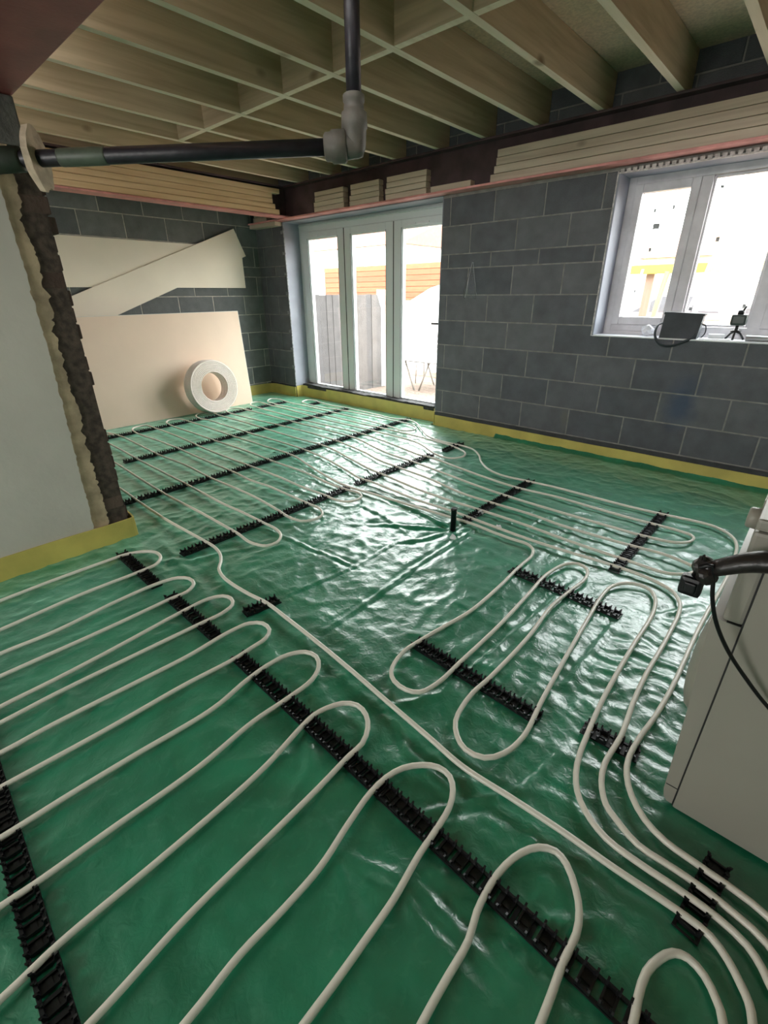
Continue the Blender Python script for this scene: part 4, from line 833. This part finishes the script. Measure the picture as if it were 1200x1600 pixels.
for a in (30, 150, 270):
    c, s = math.cos(math.radians(a)), math.sin(math.radians(a)); MB().tube([(0, 0, .058), (c * .03, s * .03, .045), (c * .060, s * .050, .006)], .007, 8).build('leg', M_BLACK, r)
tag(MB().tube([(-.66, 4.15, zs0 + .018), (-.565, 4.155, zs0 + .018)], .018, 14).build('sealant_tube', M_WHITE), 'short white tube lying on the sill between the grey case and the laser level', 'tube')
tag(MB().tube([(-.435, 4.11, zs0 + .019), (.05, 4.12, zs0 + .019)], .019, 14).build('sealant_cartridge', M_ALU), 'long pale tube lying on the sill right of the laser level', 'tube')
tag(MB().box(-.70, -.52, 4.08, 4.20, zs0, zs0 + .006, bev=.002).build('paper_sheet', M_WHITE), 'white paper sheet under the short tube on the sill', 'paper')

# ------------------------------------------------------------------ outside
M_GRAV = mat('gravel', (0.24, 0.17, 0.13), 0.95, color2=(0.12, 0.085, 0.065), vscale=30, bump=1.0, bscale=60)
struct(MB().box(-45, 30, 4.371, 60, -.30, -.16).build('ground', M_GRAV), 'gravel yard outside the door')
M_FENCE = attr_mat('weathered_fence', (0.075, 0.070, 0.070), (0.11, 0.098, 0.092), .85, bump=.5, bscale=60)
r = empty('garden_fence', (-5.6, 5.2, -.15)); tag(r, 'weathered grey close-boarded fence seen through the two left door panes', 'fence')
mb = MB(); y = 4.45
while y < 6.05:
    x = -5.58 + random.uniform(-.006, .006); wd = .115
    last = y + wd + .003 > 6.0
    top = 1.29 + random.uniform(-.008, .008)
    if last: mb.poly([(y, -.15), (y + wd, -.15), (y + wd, 1.08), (y + .03, 1.28), (y, 1.29)], x, x + .018, 'YZ', tone=random.random())
    else: mb.box(x, x + .018, y, y + wd, -.15, top, tone=random.random())
    y += wd + .003
T2(mb.build('boards', M_FENCE), r)
mb = MB()
for z in (.15, 1.0): mb.box(-5.63, -5.585, 4.45, 6.05, z, z + .07)
T2(mb.build('rails', M_FENCE), r)
mb = MB(); mb.box(-5.66, -5.56, 6.09, 6.19, -.15, 1.36, bev=.004); T2(mb.build('post', M_WHITE), r)
def clad(x0, x1, y, z0, z1, M, n):
    mb = MB(); h = (z1 - z0) / n
    for i in range(n): mb.box(x0, x1, y + random.uniform(0, .004), y + .03, z0 + i * h + .008, z0 + (i + 1) * h - .004, tone=random.random(), bev=.004)
    mb.box(x0, x1, y + .02, y + .10, z0, z1); return mb
M_ORG = attr_mat('orange_cladding', (0.20, 0.050, 0.020), (0.24, 0.075, 0.030), .8, bump=.2)
tag(clad(-10.2, -6.0, 9.0, -.15, 1.90, M_ORG, 18).build('clad_shed', M_ORG), 'orange boarded shed wall beyond the grey fence', 'shed')
M_BW = attr_mat('bright_render', (0.80, 0.77, 0.72), (0.86, 0.83, 0.78), .9)
tag(MB().box(-7.0, -5.1, 8.0, 8.15, -.15, 1.17).build('garden_wall', M_BW), 'low whitewashed garden wall behind the patio table', 'wall')
# white hump (covered car) behind the low wall
mb = MB(); mb.poly([(-7.0, -.16), (-4.9, -.16), (-4.9, .9), (-5.2, 1.35), (-5.7, 1.52), (-6.2, 1.40), (-6.75, 1.15), (-7.0, 1.0)], 8.25, 8.75, 'XZ')
tag(mb.build('covered_heap', M_BW), 'white rounded sheeted heap rising above the low garden wall', 'heap')
# patio table and chair
M_TUB = mat('pale_metal', (0.30, 0.28, 0.26), .4); M_SLAT = attr_mat('pale_slats', (.24, .21, .20), (.28, .25, .24), .7)
r = empty('patio_table', (-4.75, 6.5, -.16)); tag(r, 'pale patio table on folding tube legs outside the right door pane', 'table')
mb = MB(); mb.box(-.55, .45, -.35, .35, .455, .475, bev=.006); mb.build('table_top', M_TUB, r)
for s in (-1, 1):
    for (x, dxx) in ((-.40, .20), (.10, -.20)): MB().tube([(x, s * .28, .455), (x + dxx, s * .28, .002)], .014, 8).build('leg', M_TUB, r)
r = empty('garden_chair', (-5.22, 7.05, -.16), (0, 0, math.radians(20))); tag(r, 'slatted garden chair beside the patio table, seen low in the right door pane', 'chair')
mb = MB()
for i in range(5): mb.box(-.22, .22, -.20 + i * .085, -.14 + i * .085, .42, .435)
mb.build('seat', M_SLAT, r)
mb = MB()
for i in range(4): mb.box(-.22, .22, .22, .235, .48 + i * .085, .54 + i * .085)
mb.build('backrest', M_SLAT, r)
for s in (-1, 1):
    MB().tube([(s * .22, -.20, .43), (s * .22, -.24, .002)], .012, 8).build('leg', M_TUB, r); MB().tube([(s * .22, .225, .80), (s * .22, .22, .43), (s * .22, .26, .002)], .012, 8).build('leg', M_TUB, r)
tag(MB().box(-6.2, -4.3, 7.45, 7.57, -.16, -.06, bev=.004).build('timber_sleeper', wood('sleeper', (.45, .33, .25), (.3, .22, .16), 0)), 'timber sleeper edging on the gravel behind the patio table', 'sleeper')
# houses
M_TILE = attr_mat('roof_tile', (0.30, 0.12, 0.07), (0.36, 0.16, 0.10), .8)
def house(name, x0, x1, y0, y1, z0, ze, zr, label, wins, Mw, hipped=False):
    r = empty(name, ((x0 + x1) / 2, y0, z0)); tag(r, label, 'house')
    T2(MB().box(x0, x1, y0, y1, z0, ze).build('wall', Mw), r)
    mb = MB(); ym = (y0 + y1) / 2; mb.poly([(y0 - .3, ze - .05), (y1 + .3, ze - .05), (ym, zr)], x0 - .2, x1 + .2, 'YZ'); T2(mb.build('roof', M_TILE), r)
    for (a, b_, c, d_) in wins:
        f = T2(MB().box(a, b_, y0 - .04, y0 + .02, c, d_, bev=.01).build('window', M_WHITE), r)
        g = MB().box(a + .07, b_ - .07, y0 - .05, y0 - .035, c + .07, d_ - .07).build('pane', mat('dark_pane', (.10, .11, .12), .1)); g.parent = f
    return r
house('rear_house', -28, -15.2, 18.0, 25, -.16, 3.35, 4.6, 'white rendered house with tiled roof far beyond the shed, left of the others', [(-18.6, -17.4, 2.3, 3.2), (-23, -21.6, 2.2, 3.2), (-17.0, -16.0, .6, 1.6)], M_BW)
M_YB = attr_mat('buff_brick', (0.62, 0.50, 0.33), (0.72, 0.60, 0.40), .9)
house('street_house', -7.5, 0.6, 26.0, 33, -.16, 2.75, 3.9, 'pale buff house with small windows across the street, through the window', [(-6.2, -5.6, 1.6, 2.4), (-4.9, -4.3, 1.6, 2.4), (-3.0, -2.2, 1.7, 2.5), (-1.6, -.9, 1.7, 2.5)], M_YB)
# yellow gantry with timber posts in the yard
M_YEL = mat('yellow_paint', (0.80, 0.56, 0.05), .5); M_TPOST = wood('yard_post', (.30, .21, .17), (.24, .17, .13), 2)
tag(MB().box(-2.35, -.2, 7.0, 7.06, 1.50, 1.60, bev=.004).build('yellow_rail', M_YEL), 'yellow horizontal rail across the yard seen through the window', 'rail')
tag(MB().box(-1.955, -1.86, 7.07, 7.16, -.16, 1.60, bev=.004).build('yard_post', M_TPOST), 'brown timber post holding the yellow rail, left window light', 'post')
tag(MB().tube([(-1.95, 6.90, -.17), (-1.80, 6.95, .5), (-1.70, 6.985, 1.52)], .03, 8).build('yellow_strap', M_YEL), 'yellow strap hanging from the rail beside the brown post', 'strap')
for (a, b_, l) in (((-2.20, 6.9, -.15), (-1.96, 6.9, 1.55), 'thin grey pole leaning at the far left of the window view'), ((-1.60, 6.85, -.15), (-1.26, 6.9, 1.62), 'first of two thin poles leaning side by side in the middle window light'), ((-1.52, 6.85, -.15), (-1.18, 6.9, 1.62), 'second of two thin poles leaning side by side in the middle window light')):
    tag(MB().tube([a, b_], .016, 8).build('leaning_pole', mat('pole', (.16, .14, .15), .5)), l, 'pole')
# parked car
r = empty('parked_car', (-1.9, 12.0, -.16)); tag(r, 'pale car parked in the street seen through the middle window light', 'car')
M_CARP = mat('car_paint', (.70, .68, .64), .3, coat=.5); M_CGL = mat('car_glass', (.10, .10, .11), .1)
prof = [(-2.1, .25), (2.1, .25), (2.15, .6), (1.9, .85), (1.1, .95), (.5, 1.42), (-.9, 1.45), (-1.7, .98), (-2.1, .9)]
mb = MB(); mb.poly(prof, -.8, .8, 'XZ'); mb.build('car_body', M_CARP, r)
mb = MB(); mb.poly([(.95, .98), (.45, 1.36), (-.15, 1.38), (-.15, .98)], -.815, -.79, 'XZ'); mb.poly([(-.25, .98), (-.25, 1.38), (-.85, 1.38), (-1.5, 1.0)], -.815, -.79, 'XZ'); mb.build('windows', M_CGL, r)
for x in (-1.35, 1.3): MB().tube([(x, -.83, .32), (x, .83, .32)], .31, 24).build('wheel', M_BLACK, r)
tag(clad(-3.2, 1.5, 10.4, -.15, .95, M_ORG, 10).build('low_brick_wall', attr_mat('pink_brick', (.55, .32, .25), (.62, .40, .32), .9)), 'low reddish wall along the street in front of the parked car', 'wall')
